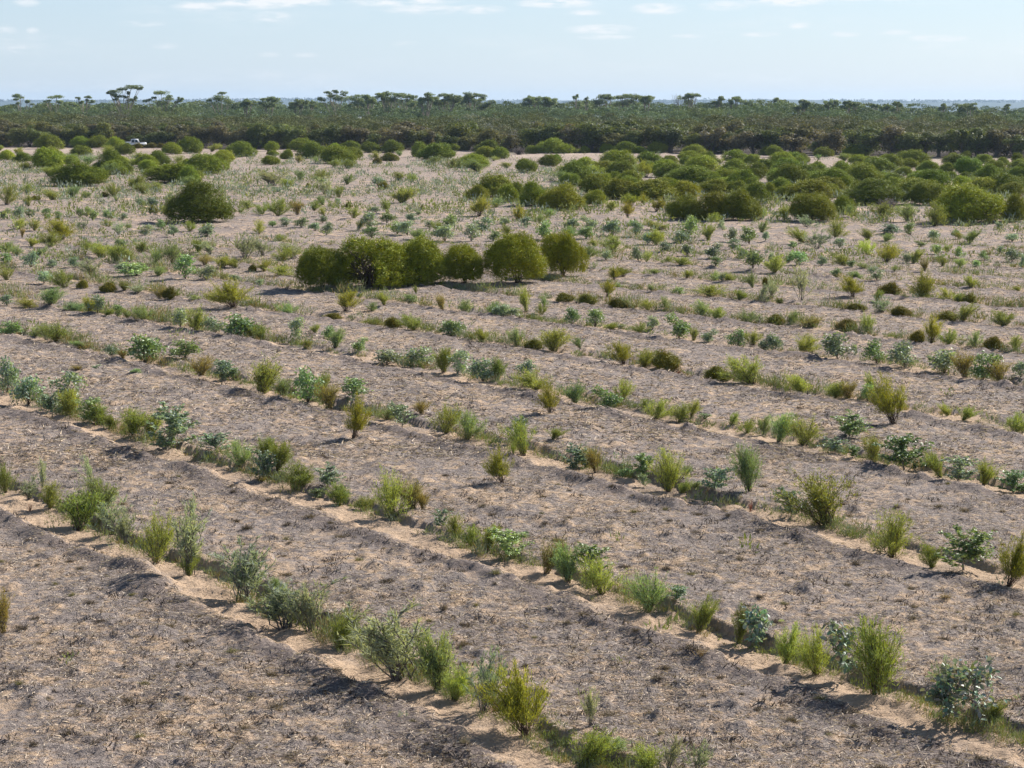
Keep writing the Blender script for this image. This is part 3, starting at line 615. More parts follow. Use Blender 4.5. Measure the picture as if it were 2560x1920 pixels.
def make_wispy(seed, nb=24, npn=110):
    g = np.random.default_rng(seed); lf = MB(); stm = MB()
    lean = g.normal(0, .1, 2)
    for i in range(nb):
        az_ = g.uniform(0, 2 * np.pi); ang = abs(g.normal(0, .30)); ln = g.uniform(.45, 1.05)
        p = branch_path(np.array([g.normal(0, .03), g.normal(0, .03), 0]), ang, az_, ln, g.uniform(-.2, .25), 5, g); p[:, :2] += lean * p[:, 2:3]
        stm.tube(p, .008, .002, 3); br = [p]
        for _ in range(7):
            q, d = path_at(p, np.array([g.uniform(.35, .95)])); a2 = np.arctan2(d[0, 1], d[0, 0]) + g.normal(0, 1.2); an = np.arccos(np.clip(d[0, 2], -1, 1)) + g.uniform(.1, .6)
            pp = branch_path(q[0], an, a2, g.uniform(.10, .26), -.25, 3, g); br.append(pp); stm.tube(pp, .004, .0015, 3)
        for pp in br:
            c = npn // 5; P, D = path_at(pp, g.uniform(.15, 1, c)); dd = nrm(D + g.normal(0, .45, (c, 3)))
            lf.tris(P, dd, g.uniform(.05, .10, c), .011 * g.uniform(.7, 1.3, c), g)
    return lf, stm
def make_dead(seed, dense=1.0):
    g = np.random.default_rng(seed); stm = MB()
    for i in range(int(60 * dense)):
        p = branch_path(np.array([g.normal(0, .05), g.normal(0, .05), 0]), abs(g.normal(.35, .4)), g.uniform(0, 6.28), g.uniform(.4, .95), g.uniform(-.1, .5), 4, g); stm.tube(p, .010, .003, 3)
        for _ in range(4):
            q, d = path_at(p, np.array([g.uniform(.3, .95)])); stm.tube(np.array([q[0], q[0] + nrm(d[0] + g.normal(0, .6, 3)) * g.uniform(.1, .25)]), .006, .002, 3)
    return stm
def normed(lf, others, zq=.985, rq=.985):
    """stretch a plant so that its foliage fills a unit-wide, unit-high space"""
    A = np.concatenate(lf.V); r = (np.quantile(np.abs(A[:, 0]), rq) + np.quantile(np.abs(A[:, 1]), rq)) / 2; z = np.quantile(A[:, 2], zq)
    k = np.array([.5 / r, .5 / r, 1 / z])
    for m_ in [lf] + others: m_.V = [v_ * k for v_ in m_.V]
    return k
def pair(name, res, leafmat, stemmat=M_STEM, zq=.985, rq=.985):
    lf, stm = res; normed(lf, [stm], zq, rq)
    return lf.mesh(name + '_foliage', leafmat), stm.mesh(name + '_stems', stemmat)
V_BROOM = [pair('broom', make_broom(100 + i, nb=30 + 4 * (i % 4), spread=.60 + .10 * (i % 7), L=.06 + .008 * (i % 5)), M_LEAF, M_STEM, .965, .955) for i in range(10)]
V_CROWN = [pair('crown', make_broom(140 + i, nb=46, npn=130, L=.07, W=.011, spread=1.0, z0=.18), M_LEAF, M_STEM, .97, .96) for i in range(5)]
V_DOME = [pair('dome', make_dome(200 + i, lobes=6 + i, up=-.03 * i, lowcut=.02), M_BUSH) for i in range(6)]
V_BIG = [pair('big_dome', make_dome(230 + i, n=46000, L=.028, W=.0085, lobes=7 + 2 * i, nst=8, up=-.05 * i, lowcut=.02), M_BUSH) for i in range(3)]
V_HOLE = pair('open_dome', make_dome(251, n=46000, L=.028, W=.0085, lobes=10, hole=True, up=-.14, lowcut=.01), M_BUSH)
V_TUB = [pair('vase_dome', make_dome(260 + i, n=46000, L=.034, W=.0085, lobes=8, up=.06, lowcut=.07, nst=18), M_BUSH) for i in range(4)]
V_MOUND = [pair('mound', make_dome(300 + i, n=7000, L=.07, W=.022, lobes=5, nst=4), M_BUSH) for i in range(4)]
V_WISP = [pair('wisp', make_wispy(320 + i, 15 + 2 * i, 80), M_GREY, M_DEAD, .955, .93) for i in range(5)]
V_BROWN = [pair('brown_broom', make_broom(340 + i, nb=34, npn=80, L=.07, W=.010), M_LEAF, M_STEM, .96, .94) for i in range(3)]
def make_gum_far(seed, n=900):
    g = np.random.default_rng(seed); lf = MB(); stm = MB(); ls = []
    for i in range(9):
        a_ = g.uniform(0, 6.28); rr = g.uniform(.05, .30); c = np.array([rr * np.cos(a_), rr * np.sin(a_), g.uniform(.25, .80)])
        m_ = n // 9; P = c + nrm(g.normal(size=(m_, 3))) * g.uniform(.3, 1, (m_, 1)) * [.22, .22, .20]; P[:, 2] = np.abs(P[:, 2])
        lf.leaves(P, nrm(g.normal(0, .6, (m_, 3)) + [0, 0, -.3]), g.uniform(.6, 1.3, m_) * .085, g.uniform(.7, 1.2, m_) * .05, g)
        stm.tube(np.array([[0, 0, 0], c * [.4, .4, .5], c]), .010, .004, 3)
    return lf, stm
V_GUMFAR = [pair('far_gum', make_gum_far(460 + i), M_GUM, M_STEM, .975, .97) for i in range(6)]
V_DEAD = [make_dead(350 + i, 2.2).mesh('dead_stems', M_DEAD) for i in range(2)]
V_REDT = [make_dead(360 + i, .6).mesh('red_twigs', M_RED) for i in range(2)]
V_GUM = []
for i in range(7):
    lf, stm, tr, P_, D_ = make_gum(400 + i, 1300 + 80 * i)
    V_GUM.append((lf.mesh('gum_leaves', M_GUM), stm.mesh('gum_branches', M_STEM), tr.mesh('gum_trunk', M_PALESTEM), stm, tr, P_, D_))
lm = []
for k, (l_, w_) in enumerate(((1, .55), (1, .42), (1, .68))):    # a single ovate gum leaf, length 1
    xs = [0, .25, .55, .82, 1]; hw = [0, .42 * w_, .5 * w_, .27 * w_, 0]
    V = [(0, 0, 0)]; T = []
    for x_, h_ in list(zip(xs, hw))[1:4]: V += [(x_, -h_, .10 * w_), (x_, 0, -.02), (x_, h_, .10 * w_)]
    V.append((1, 0, -.06)); e = len(V) - 1
    T = [(0, 1, 2), (0, 2, 3), (1, 4, 5), (1, 5, 2), (2, 5, 6), (2, 6, 3), (4, 7, 8), (4, 8, 5), (5, 8, 9), (5, 9, 6), (7, e, 8), (8, e, 9)]
    b_ = MB(); b_.add(V, T); lm.append(b_.mesh('gum_leaf', M_GUM, True))

PL = []
for it in PLANTS.replace('\n', '').split(';'):
    if not it.strip(): continue
    k, x, y, w, h = it.split(); PL.append((k, float(x), float(y), float(w), float(h)))
gx_ = np.random.default_rng(500)       # the thicket on the right is denser than can be told bush by bush
for _ in range(62):
    px = gx_.uniform(1380, 2600); py = gx_.uniform(408, 500); wpx = gx_.uniform(40, 85) * (py - 256) / 200
    PL.append(('D', px, py, wpx, wpx * gx_.uniform(.42, .6)))
for _ in range(14):
    px = gx_.uniform(0, 700); py = gx_.uniform(375, 440); wpx = gx_.uniform(30, 60) * (py - 256) / 160
    PL.append(('D', px, py, wpx, wpx * gx_.uniform(.45, .6)))
KN = {  # code: (object name, category, look, plural used for groups)
 'E': ('gum_sapling', 'sapling', 'blue-green broad-leaved gum sapling', 'blue-green gum saplings in the paddock'),
 'W': ('broom_shrub', 'shrub', 'feathery green shrub', 'feathery green broom shrubs in the paddock'),
 'G': ('wispy_shrub', 'shrub', 'wispy grey-green shrub', 'wispy grey-green shrubs in the paddock'),
 'B': ('mound_shrub', 'shrub', 'dense olive mound shrub', 'dense olive mound shrubs in the paddock'),
 'R': ('crowned_shrub', 'shrub', 'round-topped yellow-green shrub', 'round-topped shrubs on short stems'),
 'Y': ('brown_shrub', 'shrub', 'yellow-brown twiggy shrub', 'yellow-brown twiggy shrubs'),
 'D': ('domed_shrub', 'bush', 'dense green domed bush', 'dense green domed bushes'),
 'T': ('domed_shrub', 'bush', 'big round olive bush on dark stems', 'dense green domed bushes'),
 'O': ('domed_shrub', 'bush', 'big spreading green bush with bare grey branches showing', 'dense green domed bushes'),
 'X': ('dead_shrub', 'bush', 'dead purplish-grey twiggy bush', 'dead twiggy bushes'),
 'Z': ('dead_twigs', 'dead plant', 'small dead red-brown twiggy plant', 'small dead red plants'),
 'S': ('straw_tussock', 'tussock', 'larger straw-coloured grass tussock', 'larger straw tussocks')}
ORD = ['first', 'second', 'third', 'fourth', 'fifth', 'sixth', 'seventh', 'eighth', 'ninth', 'tenth']
def ordw(n): return ORD[n] if n < 10 else '%d%s' % (n + 1, {1: 'st', 2: 'nd', 3: 'rd'}.get((n + 1) % 10 if (n + 1) % 100 not in (11, 12, 13) else 0, 'th'))
recs = []
for (k, px, py, pw, ph) in PL:
    x, y = at(px, py); d = math.hypot(x, y)
    w_m = pw * y / F; h_m = ph * y / F
    if y < 96:
        s, rk = row_s(np.array([x]), np.array([y])); zone = 'in the %s furrow from the front' % ordw(max(0, int(rk[0]) - 5))
        if k in 'Z' and False: zone = ''
    else:
        side = 'left' if px < 853 else ('middle' if px < 1707 else 'right')
        if y < 112: zone = 'level with five big bushes, %s part' % side
        elif y < 140: zone = 'behind the five big bushes, %s part' % side
        elif y < 185: zone = 'around the lone dark bush' if side == 'left' else 'at front of the %s field' % side
        elif y < 250: zone = 'deep in the %s field' % side
        elif y < 320: zone = 'far back on the %s side' % side if side != 'middle' else 'far back in the middle'
        else: zone = 'on sand by the %s woodland edge' % side
    sz = h_m if k not in 'DTO' else w_m
    ref = {'D': (2.6, 4.6), 'T': (3, 6), 'O': (3, 30), 'B': (.45, .75)}.get(k, (.55, .95))
    size = 'small' if sz < ref[0] else ('large' if sz > ref[1] else '')
    if k in 'WGER' and h_m > 1.25 * w_m: size = 'tall narrow'
    if k in 'TO': size = ''
    recs.append(dict(k=k, px=px, py=py, x=x, y=y, w=w_m, h=h_m, zone=zone, size=size))
from collections import defaultdict
grp = defaultdict(list)
for r in recs: grp[(r['k'], r['size'], r['zone'])].append(r)
for key, rr in grp.items():
    rr.sort(key=lambda r: r['px']); k, size, zone = key
    look = KN[k][2]
    if k == 'T': zone = 'in the row of five big bushes'
    for i, r in enumerate(rr):
        t = (size + ' ' if size else '') + look
        if k == 'T': t = look
        if len(rr) == 1: lab = t + ' ' + zone
        elif i == 0: lab = 'leftmost ' + t + ' ' + zone
        elif i == len(rr) - 1: lab = 'rightmost ' + t + ' ' + zone
        else: lab = ordw(i) + ' ' + t + ' ' + zone + ', from left'
        r['label'] = lab
# words that are true of the most conspicuous ones only
SPECIAL = {(506, 556): 'lone big dark-green round bush standing on the left of the middle field',
           (806, 723): 'dark left lobe bush of the first big clump in the row of five',
           (926, 721): 'big spreading green bush with bare grey branches showing in its near side',
           (1161, 708): 'third and smallest round bush in the row of five, on short dark stems',
           (1293, 711): 'fourth and tallest round bush in the row of five, with dark stems below',
           (1409, 692): 'fifth round bush, at the right end of the row of five',
           (1045, 712): 'second big round bush in the row of five, beside the bare one'}
g = np.random.default_rng(77); used_lab = set()
BASECOL = {'E': (.235, .295, .225), 'W': (.265, .325, .095), 'G': (.330, .390, .300), 'B': (.185, .180, .026), 'R': (.280, .295, .055), 'Y': (.265, .235, .085),
           'D': (.225, .265, .028), 'T': (.240, .270, .022), 'O': (.230, .270, .022), 'S': (.34, .27, .17)}
for r in sorted(recs, key=lambda r: r['y']):
    k = r['k']; name, cat, look, group = KN[k]
    x, y, w, h = r['x'], r['y'], r['w'], r['h']
    z = gzf(x, y) - .02
    root = bpy.data.objects.new(name, None); COL.objects.link(root); root.empty_display_size = .2
    # base of a rounded bush in the picture is its near rim; its stem stands half a width further back
    yy = y + (min(w, 6) * .35 if k in 'DTO' else 0) ; sxx = yy / y; x *= sxx; w *= sxx; h *= sxx
    z = gzf(x, yy) - .02
    root.location = (x, yy, z); root.rotation_euler.z = g.uniform(0, 6.283) if k != 'O' else 0
    lab = r['label']
    for q, t in SPECIAL.items():
        if abs(q[0] - r['px']) <= 3 and abs(q[1] - r['py']) <= 4: lab = t
    used_lab.add(lab)
    props(root, lab, cat, group)
    v = 2 ** g.normal(0, .25 if k not in 'TO' else .05); hue = g.normal(0, .055 if k not in 'TO' else .02)
    c = tuple(max(.004, q * v * (1 + sgn * hue)) for q, sgn in zip(BASECOL.get(k, (.2, .2, .1)), (1, 0, -.5)))
    if k == 'E' and g.random() < .45: c = (c[0] * .92, c[1] * 1.0, c[2] * .62)      # greener gums
    if k == 'W' and g.random() < .3: c = (c[0] * .85, c[1] * .98, c[2] * 1.7)
    if r['px'] == 506 and r['py'] == 556: c = (.125, .160, .018)
    if k == 'D' and r['y'] > 200: c = (c[0] * .98, c[1] * 1.06, c[2] * 1.2)
    dz = 1 + .08
    near_leaf = (k == 'E' and r['py'] > 1560)
    if near_leaf:
        q = V_GUM[g.integers(0, 7)]; mult = 1
        root.scale = (1, 1, 1); root.rotation_euler.z = 0; ang = g.uniform(0, 6.28); ca, sa = math.cos(ang), math.sin(ang)
        S = np.array([w * 1.02, w * 1.02, h * 1.0])
        Rm = np.array([[ca, -sa, 0], [sa, ca, 0], [0, 0, 1]])
        for nm, src, mt in (('branches', q[3], M_STEM), ('trunk', q[4], M_PALESTEM)):
            nb_ = MB(); nb_.V = [(v_ * S) @ Rm.T for v_ in src.V]; nb_.T = list(src.T); nb_.n = src.n
            obj(nm, nb_.mesh(nm, mt), root)
        P = (q[5] * S) @ Rm.T; D = nrm(q[6] @ Rm.T); pick = g.permutation(len(P)); P = P[pick]; D = D[pick]
        nl = min(len(P), 360); big = r['py'] > 1660
        for i in range(nl):
            o = obj('leaf', lm[i % 3], root, P[i], tuple(cc * g.uniform(.8, 1.25) for cc in c))
            o.rotation_euler = Vector(D[i]).to_track_quat('X', 'Z').to_euler(); o.rotation_euler.rotate_axis('X', g.uniform(-1.2, 1.2))
            o.scale = (g.uniform(.075, .13),) * 3
        continue
    if k == 'E' and r['y'] > 58:
        f_, s_ = V_GUMFAR[g.integers(0, 6)]; root.scale = (w * 1.05, w * 1.05, h * 1.02)
        obj('leaves', f_, root, color=c); obj('branches', s_, root)
        continue
    if k == 'E':
        q = V_GUM[g.integers(0, 7)]
        root.scale = (w * 1.02, w * 1.02, h * 1.02)
        obj('leaves', q[0], root, color=c); obj('branches', q[1], root); obj('trunk', q[2], root)
        continue
    if k in 'XZ':
        me_ = V_DEAD[g.integers(0, 2)] if k == 'X' else V_REDT[g.integers(0, 2)]
        root.scale = (w * .75, w * .75, h * 1.05); obj('twigs', me_, root); continue
    if k == 'S':
        root.scale = (w * .8, w * .8, h * 1.1); obj('blades', TM[g.integers(0, 6)], root, color=c); continue
    if k == 'D':
        big = h * F / y > 55 and w > 1.5
        f_, s_ = (V_BIG if big else V_DOME)[g.integers(0, 3 if big else 6)]
    elif k == 'O': f_, s_ = V_HOLE
    elif k == 'T': f_, s_ = V_TUB[g.integers(0, 4)]
    else:
        pool = {'W': V_BROOM, 'R': V_CROWN, 'B': V_MOUND, 'G': V_WISP, 'Y': V_BROWN}[k]
        f_, s_ = pool[g.integers(0, len(pool))]
    kx = {'D': 1.10, 'O': 1.02, 'T': .96, 'B': 1.1, 'W': .98, 'R': 1.02, 'G': 1.02, 'Y': 1.0}[k]
    kz = {'D': 1.06, 'O': 1.0, 'T': 1.0, 'B': 1.05, 'W': 1.0, 'R': 1.02, 'G': 1.0, 'Y': 1.0}[k]
    root.scale = (w * kx, w * kx, h * kz)
    if k in 'WGRY': root.scale = (w * kx * g.uniform(.88, 1.15), w * kx * g.uniform(.88, 1.15), h * kz); root.rotation_euler = (g.normal(0, .09), g.normal(0, .09), root.rotation_euler.z)
    if k == 'D': root.rotation_euler = (g.normal(0, .05), g.normal(0, .05), root.rotation_euler.z)
    obj('foliage', f_, root, color=c); obj('stems', s_, root)
# ================================================================== WOODLAND
def clump(mb, c, rx, ry, rz, n, g, size, col=None):
    d = nrm(g.normal(size=(n, 3)) * [1, 1, .8] + [0, 0, .35]); P = np.asarray(c) + d * np.array([rx, ry, rz]) * (g.uniform(.55, 1.02, (n, 1)))
    dd = nrm(g.normal(size=(n, 3)) * [1, 1, .45]); S = nrm(np.cross(dd, d + g.normal(size=(n, 3)) * .4 + [0, 0, .2]))
    mb.tris(P - dd * size * .5, dd, size * g.uniform(.7, 1.4, n), size * g.uniform(.5, .9, n), g, col, S)
def make_tree(seed, low=False, n=1500, trunks=4, size=.05):
    """multi-stemmed gum, height 1, crown about as wide as high"""
    g = np.random.default_rng(seed); cr = MB(); tk = MB(); nc = g.integers(7, 11)
    for i in range(nc):
        a_ = 2 * np.pi * i / nc + g.uniform(-.4, .4); rr = g.uniform(.08, .40); z = g.uniform(.60, .90) - .35 * rr * (1 if not low else 1.1)
        if low: z -= .12
        c = np.array([rr * np.cos(a_), rr * np.sin(a_), z]); clump(cr, c, g.uniform(.16, .26), g.uniform(.16, .26), g.uniform(.07, .13) * (1.6 if low else 1), n // nc, g, size)
        if low and i % 2: clump(cr, c * [1.05, 1.05, .5], .17, .17, .16, n // nc // 2, g, size)
        b0 = np.array([g.normal(0, .03), g.normal(0, .03), 0]); m_ = c * [.45, .45, .55] + g.normal(0, .02, 3)
        tk.tube(np.array([b0, m_ * [.55, .55, .6], m_, c]), .014, .006, 4)
    return cr.mesh('tree_crown', M_LEAF), tk.mesh('tree_trunk', M_PALESTEM if not low else M_DEAD)
V_TREE = [make_tree(500 + i) for i in range(7)]
V_LOW = [make_tree(520 + i, True, 2800) for i in range(8)]
g = np.random.default_rng(88)
TREECOL = [(.12, .14, .05), (.135, .14, .065), (.105, .135, .058), (.13, .13, .085), (.12, .155, .055), (.15, .14, .105)]
trees = []
def far_enough(x, y, r):
    return all((x - q[0]) ** 2 + (y - q[1]) ** 2 > r * r for q in trees)
ranks = [(0.0, 3.6), (5.0, 4.4), (11, 5.2), (19, 6.4)]
for off, step in ranks:
    x = -150.0
    while x < 140 and len(trees) < 285:
        x += step * g.uniform(.7, 1.35); yy = edge_y(x) + off + g.uniform(0, 3.5) + 5 * float(vnoise(np.array([x / 13.]), np.array([0.5]))[0])
        if abs(x) > yy * .272: continue
        trees.append((x, yy, off))
trees.sort(key=lambda t: t[0])
cnt_r = defaultdict(int)
for (x, y, off) in trees:
    hgt = g.uniform(3.4, 6.3) * (1 + .18 * float(vnoise(np.array([x / 17]), np.array([y / 30]))[0])) + off * .03
    root = bpy.data.objects.new('mallee_tree', None); COL.objects.link(root); root.location = (x, y, gzf(x, y) - .1); root.rotation_euler.z = g.uniform(0, 6.28)
    f_, s_ = V_LOW[g.integers(0, 8)]
    w = hgt * g.uniform(.95, 1.35); root.scale = (w, w, hgt)
    c = TREECOL[g.integers(0, 6)]; v = g.uniform(.75, 1.25)
    obj('crown', f_, root, color=tuple(q * v for q in c)); obj('trunk', s_, root)
    rank = {0.0: 'front', 5.0: 'second', 11: 'third', 19: 'fourth'}[off]
    i = cnt_r[rank]; cnt_r[rank] += 1
    props(root, '%s dark low gum tree from the left in the %s line of the woodland edge' % (ordw(i), rank), 'tree', 'low gum trees along the woodland edge')

# ---- trees that stand out against the sky (clumps measured at 600 m)
SKY = [
 ('umbrella gum with a flat dark crown, leftmost on the skyline', 64, 610, [(65,240,34,8),(50,250,12,5),(82,252,18,6),(90,258,10,5),(60,258,14,5)]),
 ('small domed skyline gum, second from the left', 150, 620, [(150,244,38,9),(160,254,24,5),(135,252,12,4),(123,254,6,3)]),
 ('very low flat skyline gum just left of a thin open one', 187, 640, [(187,258,30,5),(178,262,14,4),(198,262,12,4)]),
 ('thin open skyline gum with five small leaf clumps', 222, 620, [(205,246,13,5),(228,243,22,4),(240,253,16,6),(212,255,16,4),(226,250,8,3)]),
 ('tallest skyline gum with a wide two-tiered umbrella crown at left', 322, 600, [(340,217,46,7),(356,221,18,5),(318,224,26,6),(298,228,30,8),(283,232,16,5),(306,238,32,8),(330,232,16,5),(338,250,26,6),(350,243,16,4),(327,243,14,4),(293,240,14,5),(300,248,16,4)]),
 ('wide ragged skyline gum right of the tallest one', 415, 610, [(410,232,42,8),(435,240,22,6),(395,243,16,5),(460,246,18,8),(455,253,20,7),(376,251,22,6),(425,248,30,8),(412,256,54,8)]),
 ('skyline gum with one small raised tuft on its crown', 560, 610, [(562,232,22,5),(545,244,30,10),(562,246,34,12),(582,253,32,10),(530,250,16,7)]),
 ('tall ragged gum topped by three open tufts, left of the photo middle', 842, 600, [(825,231,22,7),(845,228,20,8),(866,234,20,8),(835,240,30,7),(855,246,36,8),(812,247,24,8)]),
]
gg = np.random.default_rng(99)
more = [(622,248,34),(678,248,38),(748,252,36),(776,256,26),(892,245,44),(926,243,36),(976,236,50),(1012,240,34),(1040,244,30),(1066,238,40),(1115,241,60),(1180,238,62),(1215,252,40),(1325,247,52),(1356,249,50),
        (1438,240,18),(1464,245,10),(1512,243,44),(1564,242,60),(1616,244,32),(1724,238,44),(1784,244,34),(1833,245,34),(1868,255,34),(1938,252,42),(1998,256,32),(2076,256,32),(2123,256,36),(2176,261,20),(2206,262,20),(2236,261,28),(2347,262,13),(2412,264,42),(2500,258,22)]
for (cx, ty, cw) in more:
    k = max(4, int(cw / 5)); cl = []
    for i in range(k):
        fx = gg.uniform(-.5, .5); cl.append((cx + fx * cw, ty - 3 + abs(fx) * 12 + gg.uniform(0, 17) * (gg.random() < .7), gg.uniform(.34, .6) * min(cw, 44) + 6, gg.uniform(6, 10)))
    SKY.append((None, cx, (600 if cx < 1900 else 560) + gg.uniform(-30, 60), cl))
i_more = 0
for (lab, cx, D, cl) in SKY:
    P2 = lambda px, py: ((px - 1280) / F * D, 0, CH + (256 - py) / F * D)
    bx, by = (cx - 1280) / F * D, D
    z0 = gzf(bx, by)
    root = bpy.data.objects.new('skyline_gum', None); COL.objects.link(root); root.location = (bx, by, z0)
    cr = MB(); tk = MB()
    for (px, py, w, h) in cl:
        X0, _, Z0 = P2(px, py); rx = w / F * D / 2 * 1.12; rz = h / F * D / 2 * 1.45; c = np.array([X0 - bx, gg.uniform(-1, 1) * 1.6, Z0 - z0])
        for _q in range(max(2, int(w / 4))):
            cc = c + np.array([gg.uniform(-.62, .62) * rx, gg.uniform(-.5, .5) * rx, gg.uniform(-.9, .5) * rz]); rs_ = gg.uniform(.36, .6)
            clump(cr, cc, max(.5, rx * rs_), max(.5, rx * rs_), max(.35, rz * gg.uniform(.5, .85)), 90, gg, .30)
        f0 = np.array([gg.normal(0, .2), gg.normal(0, .2), (Z0 - z0) * .30]); 
        tk.tube(np.array([f0, f0 * .5 + c * .5 + [0, 0, -.2 * rz], c * [.9, .9, 1] + [0, 0, -rz * .2]]), .15, .07, 4)
        for _ in range(2):
            e = c + np.array([gg.uniform(-.7, .7) * rx, gg.uniform(-.5, .5) * rx, rz * .3]); tk.tube(np.array([f0 * .4 + c * .6, e]), .06, .03, 3)
    top = max(P2(q[0], q[1])[2] for q in cl) - z0
    tk.tube(np.array([[0, 0, -.3], [gg.normal(0, .1), 0, top * .18], [gg.normal(0, .15), 0, top * .34]]), .22, .14, 6)
    vv = gg.uniform(.8, 1.1); col = tuple(q * vv for q in (.20, .265, .165))
    obj('crown', cr.mesh('crown', M_LEAF), root, color=col); obj('trunk', tk.mesh('trunk', M_PALESTEM), root)
    if lab is None:
        lab = '%s ragged skyline gum right of the wide ragged left one, counted along the horizon' % ordw(i_more); i_more += 1
    props(root, lab, 'tree', 'gum trees standing out on the skyline')
# bare dead tree on the skyline
D = 600; cx = 1694; bx = (cx - 1280) / F * D; z0 = gzf(bx, D); tk = MB()
for i in range(16):
    e = np.array([gg.uniform(-2.2, 2.2), gg.uniform(-1.5, 1.5), gg.uniform(9.5, 11.8)]); b0 = np.array([gg.normal(0, .2), gg.normal(0, .2), 3.5])
    tk.tube(np.array([b0, (b0 + e) / 2 + gg.normal(0, .2, 3), e]), .09, .03, 4)
trunk = MB(); trunk.tube(np.array([[0, 0, -.2], [.1, 0, 1.8], [0, 0, 3.7]]), .25, .16, 6)
root = bpy.data.objects.new('dead_tree', None); COL.objects.link(root); root.location = (bx, D, z0)
obj('limbs', tk.mesh('limbs', M_DEAD), root); obj('trunk', trunk.mesh('trunk', M_DEAD), root)
props(root, 'bare dead tree with thin upright twigs on the skyline right of centre', 'tree')

# ---- the rest of the woodland, one mass
rng = np.random.default_rng(55); mb = MB()
def fill(n, d0, d1, ncl, nl, size, pw):
    r = d0 + (d1 - d0) * rng.random(n) ** pw; x = r * np.tan(np.radians(rng.uniform(-17.5, 17.5, n))); y = r + edge_y(x) - 400
    zg = gz(x, y)
    for i in range(n):
        dpt = y[i] - edge_y(x[i])
        t = np.interp(dpt, [0, 60, 150, 260, 600], [4.6, 5.0, 6.2, 7.6, 8.0]) * rng.uniform(.66, 1.2)
        cxm = x[i] / y[i] * F + 1280
        t += np.interp(cxm, [-500, 500, 900, 1700, 2300, 2560], [-.3, .0, .4, .3, -1.0, -1.4]) * np.clip((dpt - 60) / 200, 0, 1)
        t += 1.5 * float(vnoise(np.array([x[i] / 40]), np.array([y[i] / 90]))[0])
        patch = float(vnoise(np.array([x[i] / 26 + 3]), np.array([y[i] / 55]))[0])
        if dpt < 150 and patch > .25: col = np.array([.082, .084, .052])
        elif dpt < 150: col = np.array([.075, .085, .036])
        elif patch > .3: col = np.array([.09, .115, .05])
        else: col = np.array([.075, .105, .055])
        if rng.random() < .06 and dpt < 150: col = np.array([.105, .11, .085])
        col = col * rng.uniform(1.25, 2.2)
        R = rng.uniform(2.0, 4.2) * (1.25 if d0 > 500 else 1)
        for j in range(ncl):
            a_ = rng.uniform(0, 6.28); rr = R * np.sqrt(rng.random()) if j else 0
            c = np.array([x[i] + rr * np.cos(a_), y[i] + rr * np.sin(a_), zg[i] + t - .6 - 1.7 * (rr / R) ** 2 * rng.uniform(.5, 1.2)])
            rad = rng.uniform(.8, 1.5) * (1.3 if d0 > 500 else 1)
            clump(mb, c, rad, rad, rng.uniform(.45, .8), nl, rng, size, np.broadcast_to(col * rng.uniform(.85, 1.15), (nl, 3)))
fill(1700, 422, 620, 11, 30, .34, 1.0)
fill(1500, 600, 1000, 11, 17, .6, 1.0)
props(obj('woodland_canopy', mb.mesh('woodland_canopy', M_WOODLAND)), 'mass of gum woodland stretching behind the edge trees to the skyline', 'woodland', kind='stuff')
# far tree belts on the plain and the ridge
mb = MB(); rng = np.random.default_rng(66)
for (r_, dr, n, hh) in ((2600, 60, 500, 7), (3900, 80, 700, 8), (5200, 120, 700, 8), (7000, 300, 900, 9), (8700, 150, 1500, 10)):
    t = np.radians(rng.uniform(-20, 20, n)); r = r_ + rng.normal(0, dr, n) + 300 * np.sin(t * 9 + r_)
    ok = vnoise(t * 30 + r_, t * 0) > (-.2 if r_ < 8000 else -.7); t, r = t[ok], r[ok]
    x, y = r * np.sin(t), r * np.cos(t); z = gz(x, y)
    for i in range(len(x)):
        clump(mb, (x[i], y[i], z[i] + hh * .4), hh * rng.uniform(.8, 2.2), hh, hh * rng.uniform(.35, .6), 8, rng, hh * .8, np.broadcast_to([.05, .065, .04], (8, 3)))
props(obj('distant_tree_belts', mb.mesh('distant_tree_belts', M_WOODLAND)), 'hazy blue belts of trees across the distant plain and ridge', 'trees', kind='stuff')

# ================================================================== parked ute
def box(mb, x0, x1, y0, y1, z0, z1, tx0=0, tx1=0, ty=0):
    """box whose top is inset by tx0 / tx1 / ty"""
    V = [(x0, y0, z0), (x1, y0, z0), (x1, y1, z0), (x0, y1, z0), (x0 + tx0, y0 + ty, z1), (x1 - tx1, y0 + ty, z1), (x1 - tx1, y1 - ty, z1), (x0 + tx0, y1 - ty, z1)]
    T = [(0, 2, 1), (0, 3, 2), (4, 5, 6), (4, 6, 7), (0, 1, 5), (0, 5, 4), (1, 2, 6), (1, 6, 5), (2, 3, 7), (2, 7, 6), (3, 0, 4), (3, 4, 7)]
    mb.add(V, T)
M_WHITE = plain('white vehicle paint', (.78, .79, .80), .3, .5); M_GLASS = plain('dark window glass', (.03, .04, .05), .08, .6); M_RUB = plain('black rubber', (.02, .02, .02), .8, .2)
ux, uy = at(341, 366)
ute = bpy.data.objects.new('parked_ute', None); COL.objects.link(ute); uy = float(edge_y(ux)) - 3; ux = (341 - 1280) / F * uy; ute.location = (ux, uy, gzf(ux, uy)); ute.rotation_euler.z = .12
b = MB(); box(b, -2.5, 2.5, -.88, .88, .55, .98, .04, .05, .03); box(b, 1.2, 2.45, -.86, .86, .98, 1.12, .05, .12, .06); obj('body', b.mesh('ute_body', M_WHITE), ute)
b = MB(); box(b, -.6, 1.35, -.84, .84, .98, 1.78, .14, .5, .12); cabin = obj('cabin', b.mesh('ute_cabin', M_WHITE), ute)
